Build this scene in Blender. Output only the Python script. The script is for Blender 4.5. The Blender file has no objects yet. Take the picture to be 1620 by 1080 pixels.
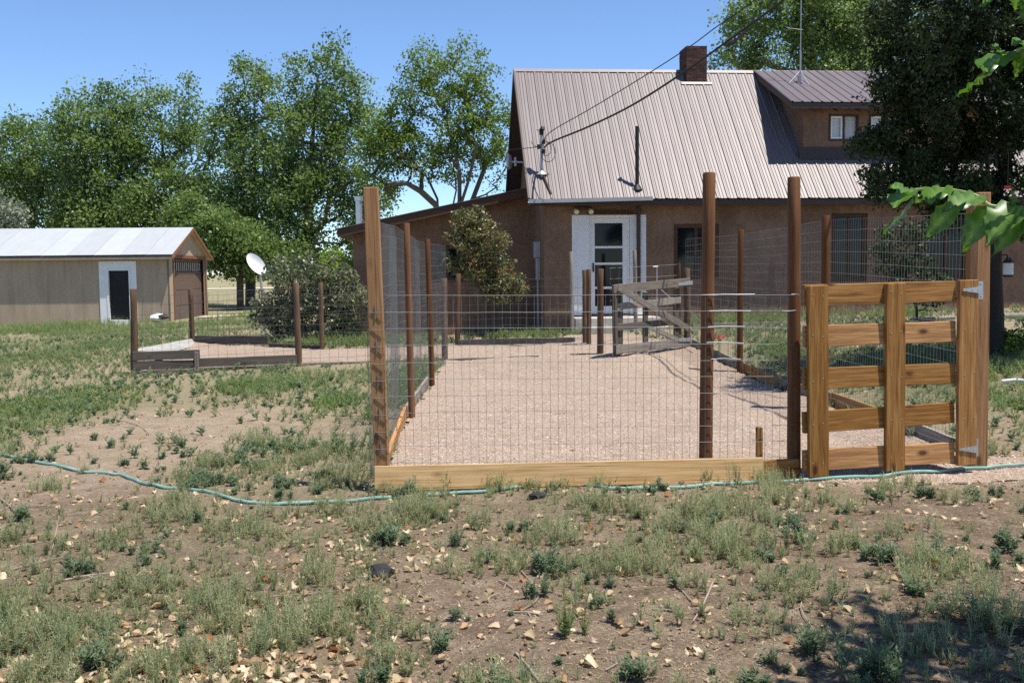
import bpy, bmesh, math, random
import numpy as np
from mathutils import Vector, Matrix

random.seed(7)
RNG = np.random.default_rng(11)
sc = bpy.context.scene
COL = sc.collection

# ------------------------------------------------------------------ camera
EYE = 1.6
FPX = 1575.0                      # focal length in photo pixels (1620 wide) = 35 mm on full frame
PITCH = math.radians(4.07)
ROLL = math.radians(-0.6)
cam_d = bpy.data.cameras.new('camera')
cam = bpy.data.objects.new('camera', cam_d)
COL.objects.link(cam)
cam_d.sensor_width = 36.0
cam_d.lens = FPX / 1620 * 36
cam_d.clip_start = 0.05
cam_d.clip_end = 5000
CAMM = Matrix.Translation((0, 0, EYE)) @ Matrix.Rotation(math.pi / 2 - PITCH, 4, 'X') @ Matrix.Rotation(ROLL, 4, 'Z')
cam.matrix_world = CAMM
sc.camera = cam

# ------------------------------------------------------------------ sky, sun, exposure
SUN = Vector((0.31, -0.13, 0.94)).normalized()
world = bpy.data.worlds.new('World')
sc.world = world
world.use_nodes = True
wn = world.node_tree.nodes
wl = world.node_tree.links
wn.clear()
wo = wn.new('ShaderNodeOutputWorld')
bg = wn.new('ShaderNodeBackground')
sky = wn.new('ShaderNodeTexSky')
sky.sky_type = 'NISHITA'
sky.sun_disc = False
sky.sun_elevation = math.asin(SUN.z)
sky.sun_rotation = math.atan2(SUN.x, SUN.y)
sky.altitude = 2500
sky.air_density = 1.0
sky.dust_density = 0.0
sky.ozone_density = 6.0
bg.inputs['Strength'].default_value = 0.13
wl.new(sky.outputs[0], bg.inputs['Color'])
wl.new(bg.outputs[0], wo.inputs['Surface'])
sun_d = bpy.data.lights.new('sun', 'SUN')
sun_d.energy = 5.0
sun_d.angle = math.radians(0.53)
sun_d.color = (1.0, 0.945, 0.85)
sun_o = bpy.data.objects.new('sun', sun_d)
COL.objects.link(sun_o)
sun_o.rotation_euler = (-SUN).to_track_quat('-Z', 'Y').to_euler()
sun_o.location = (10, -5, 30)
sc.view_settings.view_transform = 'Standard'
sc.view_settings.look = 'None'
sc.view_settings.exposure = 0.6
sc.view_settings.gamma = 1.0
sc.view_settings.use_curve_mapping = False
sc.cycles.use_denoising = False
sc.cycles.max_bounces = 6
sc.cycles.diffuse_bounces = 3
sc.cycles.transmission_bounces = 4
sc.cycles.transparent_max_bounces = 8

# ------------------------------------------------------------------ measuring helpers
R3 = CAMM.to_3x3()
def ray(px, py):
    return R3 @ Vector(((px - 810) / FPX, -(py - 540) / FPX, -1.0))
def W(px, py, Y):
    d = ray(px, py)
    return Vector((0, 0, EYE)) + d * (Y / d.y)

# terrain: a smooth sheet through surveyed points (photo pixel + distance)
CP = [(593, 778, 7.2), (1235, 752, 7.7), (1555, 742, 8.0), (648, 662, 11.1), (682, 612, 14.0), (703, 570, 17.2),
      (212, 592, 16.3), (470, 578, 16.8), (303, 540, 22), (508, 553, 19.8), (724, 547, 19.2),
      (972, 561, 15.6), (1090, 549, 16.9), (1172, 588, 15.1), (1307, 643, 11.2), (935, 574, 15.6), (1109, 600, 15.0),
      (960, 527, 21.0), (1250, 504, 22.0), (1200, 515, 20.0), (1590, 502, 20.0), (270, 508, 36), (160, 514, 36), (0, 516, 36),
      (335, 497, 42), (1570, 582, 12.5), (600, 533, 24), (850, 566, 16.6), (1600, 660, 9.6), (1450, 540, 16)]
_cp = [tuple(W(*c)) for c in CP]
_cp += [(-7, 2, 0), (-3, 3, 0), (0, 2, 0), (3, 3, 0.02), (7, 2, 0.03), (-3, 5.5, 0), (0, 5, 0), (3, 5.5, 0.03), (-9, 8, 0), (-9, 14, 0),
        (-14, 20, 0), (8, 8, 0.08), (9, 14, 0.45), (14, 22, 0.7), (14, 35, 0.4), (0, 35, 0.2), (-30, 40, 0), (-10, 60, 0), (20, 60, 0.1),
        (-60, 80, 0), (60, 80, 0), (-40, 5, 0), (40, 5, 0.1), (0, -20, 0), (-5, 10.5, 0.0), (-2.6, 9, 0.0), (-4, 13, 0)]
_cp = np.array(_cp)
def _phi(r2):
    return np.where(r2 > 1e-12, 0.5 * r2 * np.log(np.maximum(r2, 1e-12)), 0.0)
_n = len(_cp)
_A = np.zeros((_n + 3, _n + 3))
_dx = _cp[:, None, 0] - _cp[None, :, 0]; _dy = _cp[:, None, 1] - _cp[None, :, 1]
_A[:_n, :_n] = _phi(_dx ** 2 + _dy ** 2) + np.eye(_n) * 0.6
_A[:_n, _n] = 1; _A[:_n, _n + 1:] = _cp[:, :2]
_A[_n:, :_n] = _A[:_n, _n:].T
_b = np.zeros(_n + 3); _b[:_n] = _cp[:, 2]
_w = np.linalg.solve(_A, _b)
def vnoise(x, y, seed=0):
    x = np.asarray(x, float); y = np.asarray(y, float)
    xi = np.floor(x).astype(np.int64); yi = np.floor(y).astype(np.int64)
    fx = x - xi; fy = y - yi
    fx = fx * fx * (3 - 2 * fx); fy = fy * fy * (3 - 2 * fy)
    def h(a, b):
        n = (a * 374761393 + b * 668265263 + seed * 974711) & 0x7fffffff
        n = ((n ^ (n >> 13)) * 1274126177) & 0x7fffffff
        return ((n ^ (n >> 16)) & 0xffff) / 65535.0
    return (h(xi, yi) * (1 - fx) + h(xi + 1, yi) * fx) * (1 - fy) + (h(xi, yi + 1) * (1 - fx) + h(xi + 1, yi + 1) * fx) * fy
def fbm(x, y, seed=0, oct=4):
    s = 0; a = 1.0; t = 0
    x = np.asarray(x, float); y = np.asarray(y, float)
    for i in range(oct):
        s = s + a * vnoise(x * 2 ** i, y * 2 ** i, seed + i); t += a; a *= 0.5
    return s / t
def zt_base(x, y):
    x = np.atleast_1d(np.asarray(x, float)); y = np.atleast_1d(np.asarray(y, float))
    r2 = (x[:, None] - _cp[None, :, 0]) ** 2 + (y[:, None] - _cp[None, :, 1]) ** 2
    z = _phi(r2) @ _w[:_n] + _w[_n] + _w[_n + 1] * x + _w[_n + 2] * y
    dist = np.maximum(np.abs(x) - 28, 0) + np.maximum(y - 55, 0) + np.maximum(-4 - y, 0)
    return z * np.exp(-(dist / 14.0) ** 2)
def zt(x, y):
    x = np.atleast_1d(np.asarray(x, float)); y = np.atleast_1d(np.asarray(y, float))
    out = np.empty(x.shape)
    for i in range(0, len(x), 20000):
        out[i:i + 20000] = zt_base(x[i:i + 20000], y[i:i + 20000])
    near = np.exp(-np.maximum(np.hypot(x, y - 8) - 10, 0) / 10)
    return out + near * ((fbm(x * 1.3, y * 1.3, 3) - 0.5) * 0.07 + (fbm(x * 5, y * 5, 9, 3) - 0.5) * 0.03)
def z1(x, y):
    return float(zt(x, y)[0])
def G(px, py):
    d = ray(px, py); t = 1.0
    o = Vector((0, 0, EYE))
    lo, hi = 2.0, 300.0
    ts = np.concatenate([np.linspace(2, 30, 561), np.linspace(30.2, 200, 850)])
    P = np.array([o + d * (t / d.y) for t in ts])
    f = P[:, 2] - zt(P[:, 0], P[:, 1])
    k = np.argmax(f < 0)
    if f[k] >= 0: k = len(ts) - 1
    a = f[k - 1] / (f[k - 1] - f[k] + 1e-9)
    p = P[k - 1] * (1 - a) + P[k] * a
    return Vector(p)

# ------------------------------------------------------------------ mesh helpers
def tag(o, label=None, cat=None, group=None, kind=None):
    if label: o['label'] = label
    if cat: o['category'] = cat
    if group: o['group'] = group
    if kind: o['kind'] = kind
    return o
WM = {}
def link(o, parent=None, M=None):
    COL.objects.link(o)
    M = M if M is not None else Matrix.Identity(4)
    WM[o.name] = M.copy()
    if parent is not None:
        o.parent = parent
        o.matrix_basis = WM[parent.name].inverted() @ M
    else:
        o.matrix_basis = M
    return o
def empty(name, loc, rz=0.0, label=None, cat=None, group=None):
    o = bpy.data.objects.new(name, None)
    o.empty_display_size = 0.1
    M = Matrix.Translation(loc) @ Matrix.Rotation(rz, 4, 'Z')
    link(o, None, M)
    return tag(o, label, cat, group)
def npmesh(name, V, F, mat=None, smooth=False, attr=None):
    """V (n,3), F (m,k) or list of such arrays"""
    me = bpy.data.meshes.new(name)
    V = np.asarray(V, np.float32)
    Fs = F if isinstance(F, list) else [F]
    Fs = [np.asarray(f, np.int32) for f in Fs if len(f)]
    me.vertices.add(len(V)); me.vertices.foreach_set('co', V.ravel())
    nl = sum(f.size for f in Fs); npoly = sum(len(f) for f in Fs)
    me.loops.add(nl); me.polygons.add(npoly)
    me.loops.foreach_set('vertex_index', np.concatenate([f.ravel() for f in Fs]))
    tot = np.concatenate([np.full(len(f), f.shape[1], np.int32) for f in Fs])
    st = np.concatenate([[0], np.cumsum(tot)[:-1]]).astype(np.int32)
    me.polygons.foreach_set('loop_start', st)
    try: me.polygons.foreach_set('loop_total', tot)
    except Exception: pass
    if smooth: me.polygons.foreach_set('use_smooth', np.ones(npoly, bool))
    me.update(calc_edges=True)
    if attr is not None:
        for k, a in attr.items():
            at = me.attributes.new(k, 'FLOAT', 'POINT')
            at.data.foreach_set('value', np.asarray(a, np.float32))
    if mat: me.materials.append(mat)
    return me
def nobj(name, me, parent=None, M=None):
    return link(bpy.data.objects.new(name, me), parent, M)
class MB:
    def __init__(s): s.v = []; s.f = []
    def add(s, V, F):
        n = len(s.v); s.v += [tuple(p) for p in V]; s.f += [tuple(i + n for i in f) for f in F]
    def box(s, a, b):
        x0, y0, z0 = a; x1, y1, z1_ = b
        s.add([(x0, y0, z0), (x1, y0, z0), (x1, y1, z0), (x0, y1, z0), (x0, y0, z1_), (x1, y0, z1_), (x1, y1, z1_), (x0, y1, z1_)],
              [(0, 3, 2, 1), (4, 5, 6, 7), (0, 1, 5, 4), (1, 2, 6, 5), (2, 3, 7, 6), (3, 0, 4, 7)])
    def prism(s, poly, d):
        """poly list of 3d points, extruded by vector d"""
        n = len(poly); d = Vector(d)
        P = [Vector(p) for p in poly]
        s.add([tuple(p) for p in P] + [tuple(p + d) for p in P],
              [tuple(range(n))[::-1], tuple(range(n, 2 * n))] + [(i, (i + 1) % n, n + (i + 1) % n, n + i) for i in range(n)])
    def tube(s, pts, rad, seg=8, cap=True, jit=0.0):
        pts = [Vector(p) for p in pts]; n = len(pts)
        rads = rad if isinstance(rad, (list, tuple)) else [rad] * n
        V = []; u = None
        for i, p in enumerate(pts):
            t = (pts[min(i + 1, n - 1)] - pts[max(i - 1, 0)])
            t = t.normalized() if t.length > 1e-9 else Vector((0, 0, 1))
            if u is None:
                u = t.orthogonal().normalized()
            else:
                u = (u - t * u.dot(t)); u = u.normalized() if u.length > 1e-6 else t.orthogonal().normalized()
            w = t.cross(u)
            for k in range(seg):
                a = 2 * math.pi * k / seg
                r = rads[i] * (1 + (random.uniform(-jit, jit) if jit else 0))
                V.append(p + (u * math.cos(a) + w * math.sin(a)) * r)
        F = []
        for i in range(n - 1):
            for k in range(seg):
                F.append((i * seg + k, i * seg + (k + 1) % seg, (i + 1) * seg + (k + 1) % seg, (i + 1) * seg + k))
        if cap:
            F.append(tuple(range(seg))[::-1]); F.append(tuple((n - 1) * seg + k for k in range(seg)))
        s.add(V, F)
    def build(s, name, mat, parent=None, M=None, smooth=False, bevel=0.0):
        me = bpy.data.meshes.new(name)
        me.from_pydata(s.v, [], s.f)
        bm = bmesh.new(); bm.from_mesh(me)
        bmesh.ops.recalc_face_normals(bm, faces=bm.faces)
        if bevel > 0:
            es = [e for e in bm.edges if len(e.link_faces) == 2 and e.calc_face_angle(0) > 0.6]
            bmesh.ops.bevel(bm, geom=es, offset=bevel, segments=1, affect='EDGES', profile=0.7)
        if smooth:
            for f in bm.faces: f.smooth = True
        bm.to_mesh(me); bm.free()
        if smooth:
            try: me.set_sharp_from_angle(angle=math.radians(38))
            except Exception: pass
        if mat: me.materials.append(mat)
        return nobj(name, me, parent, M)
def frame(p0, p1, nrm):
    """matrix with X along p0->p1, Z near nrm, origin in the middle"""
    p0 = Vector(p0); p1 = Vector(p1); x = (p1 - p0).normalized()
    z = Vector(nrm); z = (z - x * z.dot(x)).normalized(); y = z.cross(x)
    M = Matrix((x, y, z)).transposed().to_4x4(); M.translation = (p0 + p1) / 2
    return M, (p1 - p0).length
def board(name, p0, p1, w, t, nrm, mat, parent=None, rough=0.0):
    """a plank from p0 to p1, width w across, thickness t along nrm; slightly uneven when rough"""
    M, L = frame(p0, p1, nrm)
    mb = MB(); n = 5 if rough else 1
    V = []; F = []
    for i in range(n + 1):
        x = -L / 2 + L * i / n
        dy = random.uniform(-rough, rough); dz = random.uniform(-rough, rough) * .5; dw = random.uniform(-rough, rough) * .6
        for (sy, sz) in ((-1, -1), (1, -1), (1, 1), (-1, 1)):
            V.append((x, sy * (w / 2 + dw) + dy, sz * t / 2 + dz))
    for i in range(n):
        for k in range(4):
            F.append((i * 4 + k, i * 4 + (k + 1) % 4, i * 4 + 4 + (k + 1) % 4, i * 4 + 4 + k))
    F.append((3, 2, 1, 0)); F.append(tuple(n * 4 + k for k in range(4)))
    mb.add(V, F)
    return mb.build(name, mat, parent, M, bevel=min(.004, t * .2))
def round_post(name, base, top, r, mat, parent=None, seg=14, rough=.02):
    base = Vector(base); top = Vector(top)
    d = top - base; M, L = frame(base, top, (0.3, -1, 0.1))
    M.translation = base
    mb = MB()
    n = 6
    pts = [(L * i / n, random.uniform(-1, 1) * rough * r, random.uniform(-1, 1) * rough * r) for i in range(n)]
    rr = [r * 1.06 * (1 - .06 * i / n) for i in range(n)]
    pts += [(L - .012, 0, 0), (L, 0, 0)]; rr += [r, r * .86]
    mb.tube(pts, rr, seg)
    return mb.build(name, mat, parent, M, smooth=True)
# ------------------------------------------------------------------ materials
MATS = {}
class NT:
    def __init__(s, name):
        s.m = bpy.data.materials.new(name); s.m.use_nodes = True
        s.t = s.m.node_tree; s.t.nodes.clear()
        s.out = s.n('ShaderNodeOutputMaterial')
    def n(s, typ, **kw):
        nd = s.t.nodes.new(typ)
        for k, v in kw.items():
            if k in nd.inputs.keys() if isinstance(k, str) else False: nd.inputs[k].default_value = v
            else: setattr(nd, k, v)
        return nd
    def l(s, a, b): s.t.links.new(a, b)
    def noise(s, vec, scale, detail=4, rough=.55, dist=0):
        nd = s.n('ShaderNodeTexNoise'); nd.inputs['Scale'].default_value = scale; nd.inputs['Detail'].default_value = detail
        nd.inputs['Roughness'].default_value = rough; nd.inputs['Distortion'].default_value = dist
        if vec is not None: s.l(vec, nd.inputs['Vector'])
        return nd.outputs['Fac']
    def ramp(s, fac, stops):
        nd = s.n('ShaderNodeValToRGB'); cr = nd.color_ramp
        while len(cr.elements) < len(stops): cr.elements.new(0.5)
        for e, (p, c) in zip(cr.elements, stops):
            e.position = p; e.color = (c[0], c[1], c[2], 1) if not isinstance(c, (int, float)) else (c, c, c, 1)
        s.l(fac, nd.inputs['Fac'])
        return nd.outputs['Color']
    def mix(s, fac, a, b, mode='MIX'):
        nd = s.n('ShaderNodeMix'); nd.data_type = 'RGBA'; nd.blend_type = mode
        for sock, v in ((nd.inputs[0], fac), (nd.inputs[6], a), (nd.inputs[7], b)):
            if isinstance(v, (int, float)): sock.default_value = v
            elif isinstance(v, tuple): sock.default_value = (*v[:3], 1)
            else: s.l(v, sock)
        return nd.outputs[2]
    def math(s, op, a, b=0.0, clamp=False):
        nd = s.n('ShaderNodeMath'); nd.operation = op; nd.use_clamp = clamp
        for i, v in enumerate((a, b)):
            if isinstance(v, (int, float)): nd.inputs[i].default_value = v
            else: s.l(v, nd.inputs[i])
        return nd.outputs[0]
    def coord(s, which='Object', scale=(1, 1, 1), rnd=0.0):
        tc = s.n('ShaderNodeTexCoord'); mp = s.n('ShaderNodeMapping'); mp.inputs['Scale'].default_value = scale
        s.l(tc.outputs[which], mp.inputs['Vector'])
        if rnd:
            oi = s.n('ShaderNodeObjectInfo'); m = s.math('MULTIPLY', oi.outputs['Random'], rnd)
            cx = s.n('ShaderNodeCombineXYZ'); s.l(m, cx.inputs[0]); s.l(m, cx.inputs[1]); s.l(m, cx.inputs[2])
            s.l(cx.outputs[0], mp.inputs['Location'])
        return mp.outputs['Vector']
    def pos(s, scale=(1, 1, 1)):
        g = s.n('ShaderNodeNewGeometry'); mp = s.n('ShaderNodeMapping'); mp.inputs['Scale'].default_value = scale
        s.l(g.outputs['Position'], mp.inputs['Vector']); return mp.outputs['Vector']
    def bump(s, h, strength=.3, dist=.01):
        nd = s.n('ShaderNodeBump'); nd.inputs['Strength'].default_value = strength; nd.inputs['Distance'].default_value = dist
        s.l(h, nd.inputs['Height']); return nd.outputs['Normal']
    def attr(s, name):
        nd = s.n('ShaderNodeAttribute'); nd.attribute_name = name; return nd.outputs['Fac']
    def rand(s):
        return s.n('ShaderNodeObjectInfo').outputs['Random']
    def hsv(s, col, val=None, hue=None, sat=None):
        nd = s.n('ShaderNodeHueSaturation')
        s.l(col, nd.inputs['Color'])
        for k, v in (('Value', val), ('Hue', hue), ('Saturation', sat)):
            if v is None: continue
            if isinstance(v, (int, float)): nd.inputs[k].default_value = v
            else: s.l(v, nd.inputs[k])
        return nd.outputs['Color']
    def pbr(s, col, rough=.7, metal=0.0, normal=None, spec=.4, **kw):
        b = s.n('ShaderNodeBsdfPrincipled')
        for k, v in (('Base Color', col), ('Roughness', rough), ('Metallic', metal), ('Specular IOR Level', spec)):
            if isinstance(v, (int, float)): b.inputs[k].default_value = v
            elif isinstance(v, tuple): b.inputs[k].default_value = (*v[:3], 1)
            else: s.l(v, b.inputs[k])
        if normal is not None: s.l(normal, b.inputs['Normal'])
        for k, v in kw.items(): b.inputs[k].default_value = v
        s.l(b.outputs[0], s.out.inputs['Surface'])
        return b
def remap(t, v, lo, hi):
    nd = t.n('ShaderNodeMapRange'); t.l(v, nd.inputs[0]); nd.inputs[3].default_value = lo; nd.inputs[4].default_value = hi
    return nd.outputs[0]

def wood(name, dark, mid, light, knots=True, rough=.75, grain=1.0, dirt=0.0, axis=0):
    t = NT(name)
    sc3 = [22, 22, 22]; sc3[axis] = 1.1
    v = t.coord('Object', tuple(sc3), 40)
    g1 = t.noise(v, 1.6 * grain, 6, .62, .8)
    sc4 = [90, 90, 90]; sc4[axis] = 3.0
    v2 = t.coord('Object', tuple(sc4), 40)
    g2 = t.noise(v2, 1.5, 3, .6)
    f = t.math('ADD', t.math('MULTIPLY', g1, .75), t.math('MULTIPLY', g2, .3))
    col = t.ramp(f, [(.33, dark), (.52, mid), (.7, light)])
    if knots:
        sk = [5.5, 5.5, 5.5]; sk[axis] = 2.6
        vk = t.coord('Object', tuple(sk), 40)
        vo = t.n('ShaderNodeTexVoronoi'); vo.feature = 'F1'; t.l(vk, vo.inputs['Vector']); vo.inputs['Scale'].default_value = 1.0
        k = t.ramp(vo.outputs['Distance'], [(.07, 1.0), (.13, 0.35), (.2, 0.0)])
        kc = tuple(c * .45 for c in dark)
        col = t.mix(k, col, kc)
    big = t.noise(t.coord('Object', (2, 2, 2), 40), 1.3, 2)
    col = t.mix(t.math('MULTIPLY', big, .35), col, dark)
    sx = [70, 70, 70]; sx[axis] = .9
    ck = t.ramp(t.noise(t.coord('Object', tuple(sx), 33), 1.0, 3, .6), [(.60, 0.0), (.68, .75)])
    col = t.mix(ck, col, tuple(c * .4 for c in dark))
    if dirt:
        col = t.mix(t.math('MULTIPLY', t.noise(t.coord('Object', (1, 1, 1), 11), 4, 4), dirt), col, (.18, .15, .12))
    col = t.hsv(col, val=remap(t, t.rand(), .72, 1.2), sat=remap(t, t.rand(), 1.06, .92))
    t.pbr(col, rough, normal=t.bump(f, .45, .006), spec=.25)
    MATS[name] = t.m
    return t.m
wood('cedar', (.15, .056, .014), (.37, .18, .054), (.56, .325, .125), grain=1.2)
wood('pine', (.36, .20, .075), (.56, .36, .16), (.68, .47, .25))
wood('post_fir', (.20, .092, .032), (.33, .17, .064), (.42, .24, .10))
wood('treated', (.085, .034, .013), (.155, .064, .025), (.23, .10, .042), knots=False)
wood('weathered', (.12, .10, .08), (.25, .215, .18), (.39, .355, .31), grain=1.4, rough=.9, dirt=.3)
wood('old_dark', (.05, .04, .032), (.095, .078, .062), (.16, .135, .11), grain=1.2, rough=.9, dirt=.3)
wood('old_post', (.06, .035, .02), (.115, .065, .038), (.18, .115, .07), knots=False, rough=.9)
wood('grey_white', (.30, .29, .275), (.42, .415, .40), (.55, .545, .53), knots=False, rough=.8)
wood('window_wood', (.05, .025, .014), (.085, .042, .022), (.12, .06, .03), knots=False, rough=.6)

def plain(name, col, rough=.6, metal=0.0, spec=.4, noise=.12, scale=6.0, bump=0.0, streak=False):
    t = NT(name)
    v = t.coord('Object', (1, 1, .12) if streak else (1, 1, 1), 17)
    n = t.noise(v, scale, 5)
    c = t.mix(remap(t, n, 0, 1), tuple(x * (1 - noise * 1.6) for x in col), tuple(min(1, x * (1 + noise)) for x in col))
    nm = t.bump(t.noise(v, scale * 14, 3), bump, .01) if bump else None
    t.pbr(c, rough, metal, nm, spec)
    MATS[name] = t.m
    return t.m
plain('white_paint', (.74, .75, .74), .5, noise=.08)
plain('dark_trim', (.055, .034, .026), .55)
plain('rust_trim', (.20, .075, .035), .6)
plain('galv', (.55, .56, .57), .38, .85, noise=.2, scale=30)
plain('wire', (.22, .22, .22), .5, .35, noise=.25, scale=4)
plain('old_wire', (.13, .12, .115), .5, .6, noise=.3, scale=4)
plain('grey_metal', (.38, .39, .40), .5, .3)
plain('black_pipe', (.015, .013, .013), .55)
plain('brown_pipe', (.06, .032, .022), .5)
plain('cable', (.012, .012, .013), .6)
plain('dish_white', (.72, .73, .74), .45)
plain('concrete', (.42, .39, .35), .9, noise=.2, bump=.3)
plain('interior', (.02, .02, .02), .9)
plain('bulb_cream', (.70, .62, .36), .4)
plain('flower_red', (.60, .035, .04), .6)
plain('black_rock', (.02, .021, .023), .75, bump=.5, noise=.3)
plain('bag_white', (.72, .73, .72), .5)
plain('bag_black', (.02, .02, .022), .5)
plain('lantern_glass', (.55, .56, .55), .35)
plain('pane_white', (.55, .57, .58), .3)
plain('barrel', (.10, .11, .12), .6)
plain('twig', (.33, .27, .21), .85, noise=.3, scale=20)
plain('bark', (.10, .075, .055), .95, noise=.35, scale=8, bump=.9, streak=True)
plain('bark_grey', (.11, .09, .072), .95, noise=.35, scale=8, bump=.9, streak=True)
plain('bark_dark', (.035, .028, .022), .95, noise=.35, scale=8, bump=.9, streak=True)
plain('bark_pale', (.30, .275, .23), .95, noise=.35, scale=8, bump=.7, streak=True)
plain('stem_green', (.30, .36, .12), .6)
plain('garage_door', (.135, .085, .065), .6, noise=.15)
plain('curtain', (.50, .52, .52), .8, noise=.25, scale=10, streak=True)

def mk_glass():
    t = NT('window_glass')
    t.pbr((.008, .009, .011), .06, 0.0, None, .22)
    MATS['window_glass'] = t.m
mk_glass()
def mk_hose():
    t = NT('hose_teal')
    v = t.coord('Object')
    n = t.noise(v, 5, 4)
    c = t.ramp(n, [(.3, (.11, .25, .205)), (.55, (.20, .37, .315)), (.8, (.34, .47, .42))])
    t.pbr(c, .42, spec=.5)
    MATS['hose_teal'] = t.m
mk_hose()
def mk_stucco(name, c0, c1, c2):
    t = NT(name)
    v = t.pos()
    n = t.noise(v, 1.1, 5, .6)
    n2 = t.noise(v, 9, 4, .6)
    c = t.ramp(t.math('ADD', t.math('MULTIPLY', n, .65), t.math('MULTIPLY', n2, .35)), [(.32, c0), (.52, c1), (.72, c2)])
    st = t.noise(t.pos((2.2, 2.2, .25)), 1.6, 4)
    c = t.mix(t.ramp(st, [(.5, 0), (.72, .6)]), c, c0)
    h = t.noise(v, 55, 4, .7)
    t.pbr(c, .92, normal=t.bump(h, .6, .012), spec=.15)
    MATS[name] = t.m
mk_stucco('stucco', (.150, .089, .059), (.228, .140, .094), (.29, .187, .132))
def mk_roof(name, c0, c1, rough, spec=.5, metal=0.0, streakscale=3):
    t = NT(name)
    v = t.coord('Object', (3, .35, 3), 23)
    n = t.noise(v, 1.4, 5, .6)
    v2 = t.coord('Object', (14, .8, 14), 23)
    n2 = t.noise(v2, 1.6, 4, .6)
    c = t.ramp(t.math('ADD', t.math('MULTIPLY', n, .55), t.math('MULTIPLY', n2, .45)), [(.3, c0), (.7, c1)])
    c = t.hsv(c, val=remap(t, t.rand(), .90, 1.09))
    r = remap(t, n2, rough - .06, rough + .1)
    t.pbr(c, r, metal, t.bump(n, .12, .01), spec).inputs['Specular Tint'].default_value = (1.0, .96, .965, 1)
    MATS[name] = t.m
mk_roof('roof_brown', (.112, .090, .090), (.165, .136, .136), .44, .46)
mk_roof('roof_galv', (.36, .38, .395), (.43, .45, .46), .5, .35, .05)
def mk_siding():
    t = NT('siding_tan')
    v = t.pos((1, 1, .2))
    n = t.noise(v, 3, 5, .6)
    c = t.ramp(n, [(.3, (.32, .245, .175)), (.55, (.39, .305, .22)), (.75, (.44, .355, .26))])
    wv = t.noise(t.pos((18, 18, .9)), 2, 3)
    t.pbr(c, .8, normal=t.bump(wv, .35, .01), spec=.2)
    MATS['siding_tan'] = t.m
mk_siding()
def mk_brick():
    t = NT('brick_brown')
    n = t.noise(t.pos(), 20, 4)
    c = t.mix(n, (.045, .019, .015), (.11, .046, .036))
    c = t.hsv(c, val=remap(t, t.rand(), .5, 1.35))
    t.pbr(c, .9, normal=t.bump(n, .5, .01))
    MATS['brick_brown'] = t.m
    plain('mortar', (.16, .14, .13), .95, bump=.5)
mk_brick()
def mk_leaf(name, c0, c1, c2, trans=.35, rough=.42, spec=.45, dead=None):
    """leaf colours spread by the per-leaf attribute 'rnd'"""
    t = NT(name)
    a = t.attr('rnd')
    stops = [(0.0, c0), (.5, c1), (1.0, c2)]
    if dead: stops = [(0.0, c0), (.45, c1), (.82, c2), (.92, dead)]
    c = t.ramp(a, stops)
    b = t.n('ShaderNodeBsdfPrincipled')
    t.l(c, b.inputs['Base Color']); b.inputs['Roughness'].default_value = rough; b.inputs['Specular IOR Level'].default_value = spec
    tr = t.n('ShaderNodeBsdfTranslucent')
    t.l(t.hsv(c, val=1.5, sat=1.1), tr.inputs['Color'])
    mx = t.n('ShaderNodeMixShader'); mx.inputs[0].default_value = trans
    t.l(b.outputs[0], mx.inputs[1]); t.l(tr.outputs[0], mx.inputs[2]); t.l(mx.outputs[0], t.out.inputs['Surface'])
    MATS[name] = t.m
mk_leaf('leaf_cotton', (.082, .135, .038), (.145, .215, .062), (.22, .295, .10), .44, .45, .35)
mk_leaf('leaf_elm', (.085, .14, .026), (.14, .21, .036), (.21, .275, .055), .45, .5, .25)
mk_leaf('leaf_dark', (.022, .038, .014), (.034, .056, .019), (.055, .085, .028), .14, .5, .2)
mk_leaf('leaf_olive', (.16, .19, .13), (.21, .24, .17), (.27, .30, .22), .2, .5, .4)
mk_leaf('leaf_lilac', (.09, .115, .055), (.16, .18, .095), (.27, .27, .16), .28, .4, .5)
mk_leaf('leaf_gold', (.085, .105, .038), (.15, .155, .058), (.25, .22, .095), .25, .4, .45, dead=(.24, .10, .035))
mk_leaf('leaf_lime', (.15, .24, .03), (.21, .31, .04), (.27, .37, .06), .4, .5, .3)
mk_leaf('leaf_mulberry', (.05, .12, .015), (.08, .175, .022), (.15, .26, .05), .36, .34, .5)
mk_leaf('weed_olive', (.15, .19, .085), (.245, .28, .14), (.37, .38, .22), .4, .65, .2, dead=(.36, .27, .15))
mk_leaf('weed_blue', (.085, .13, .072), (.13, .18, .098), (.20, .245, .14), .32, .6, .25)
mk_leaf('grass', (.095, .145, .055), (.145, .195, .08), (.225, .255, .12), .35, .6, .2, dead=(.40, .32, .18))
mk_leaf('grass_lush', (.085, .14, .042), (.125, .185, .058), (.185, .235, .085), .35, .6, .25, dead=(.34, .30, .14))
mk_leaf('seed_brown', (.05, .03, .015), (.09, .05, .02), (.15, .085, .03), .05, .8, .1)
mk_leaf('dry_leaf', (.27, .18, .10), (.47, .36, .225), (.66, .55, .385), .25, .7, .2, dead=(.30, .12, .04))

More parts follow.
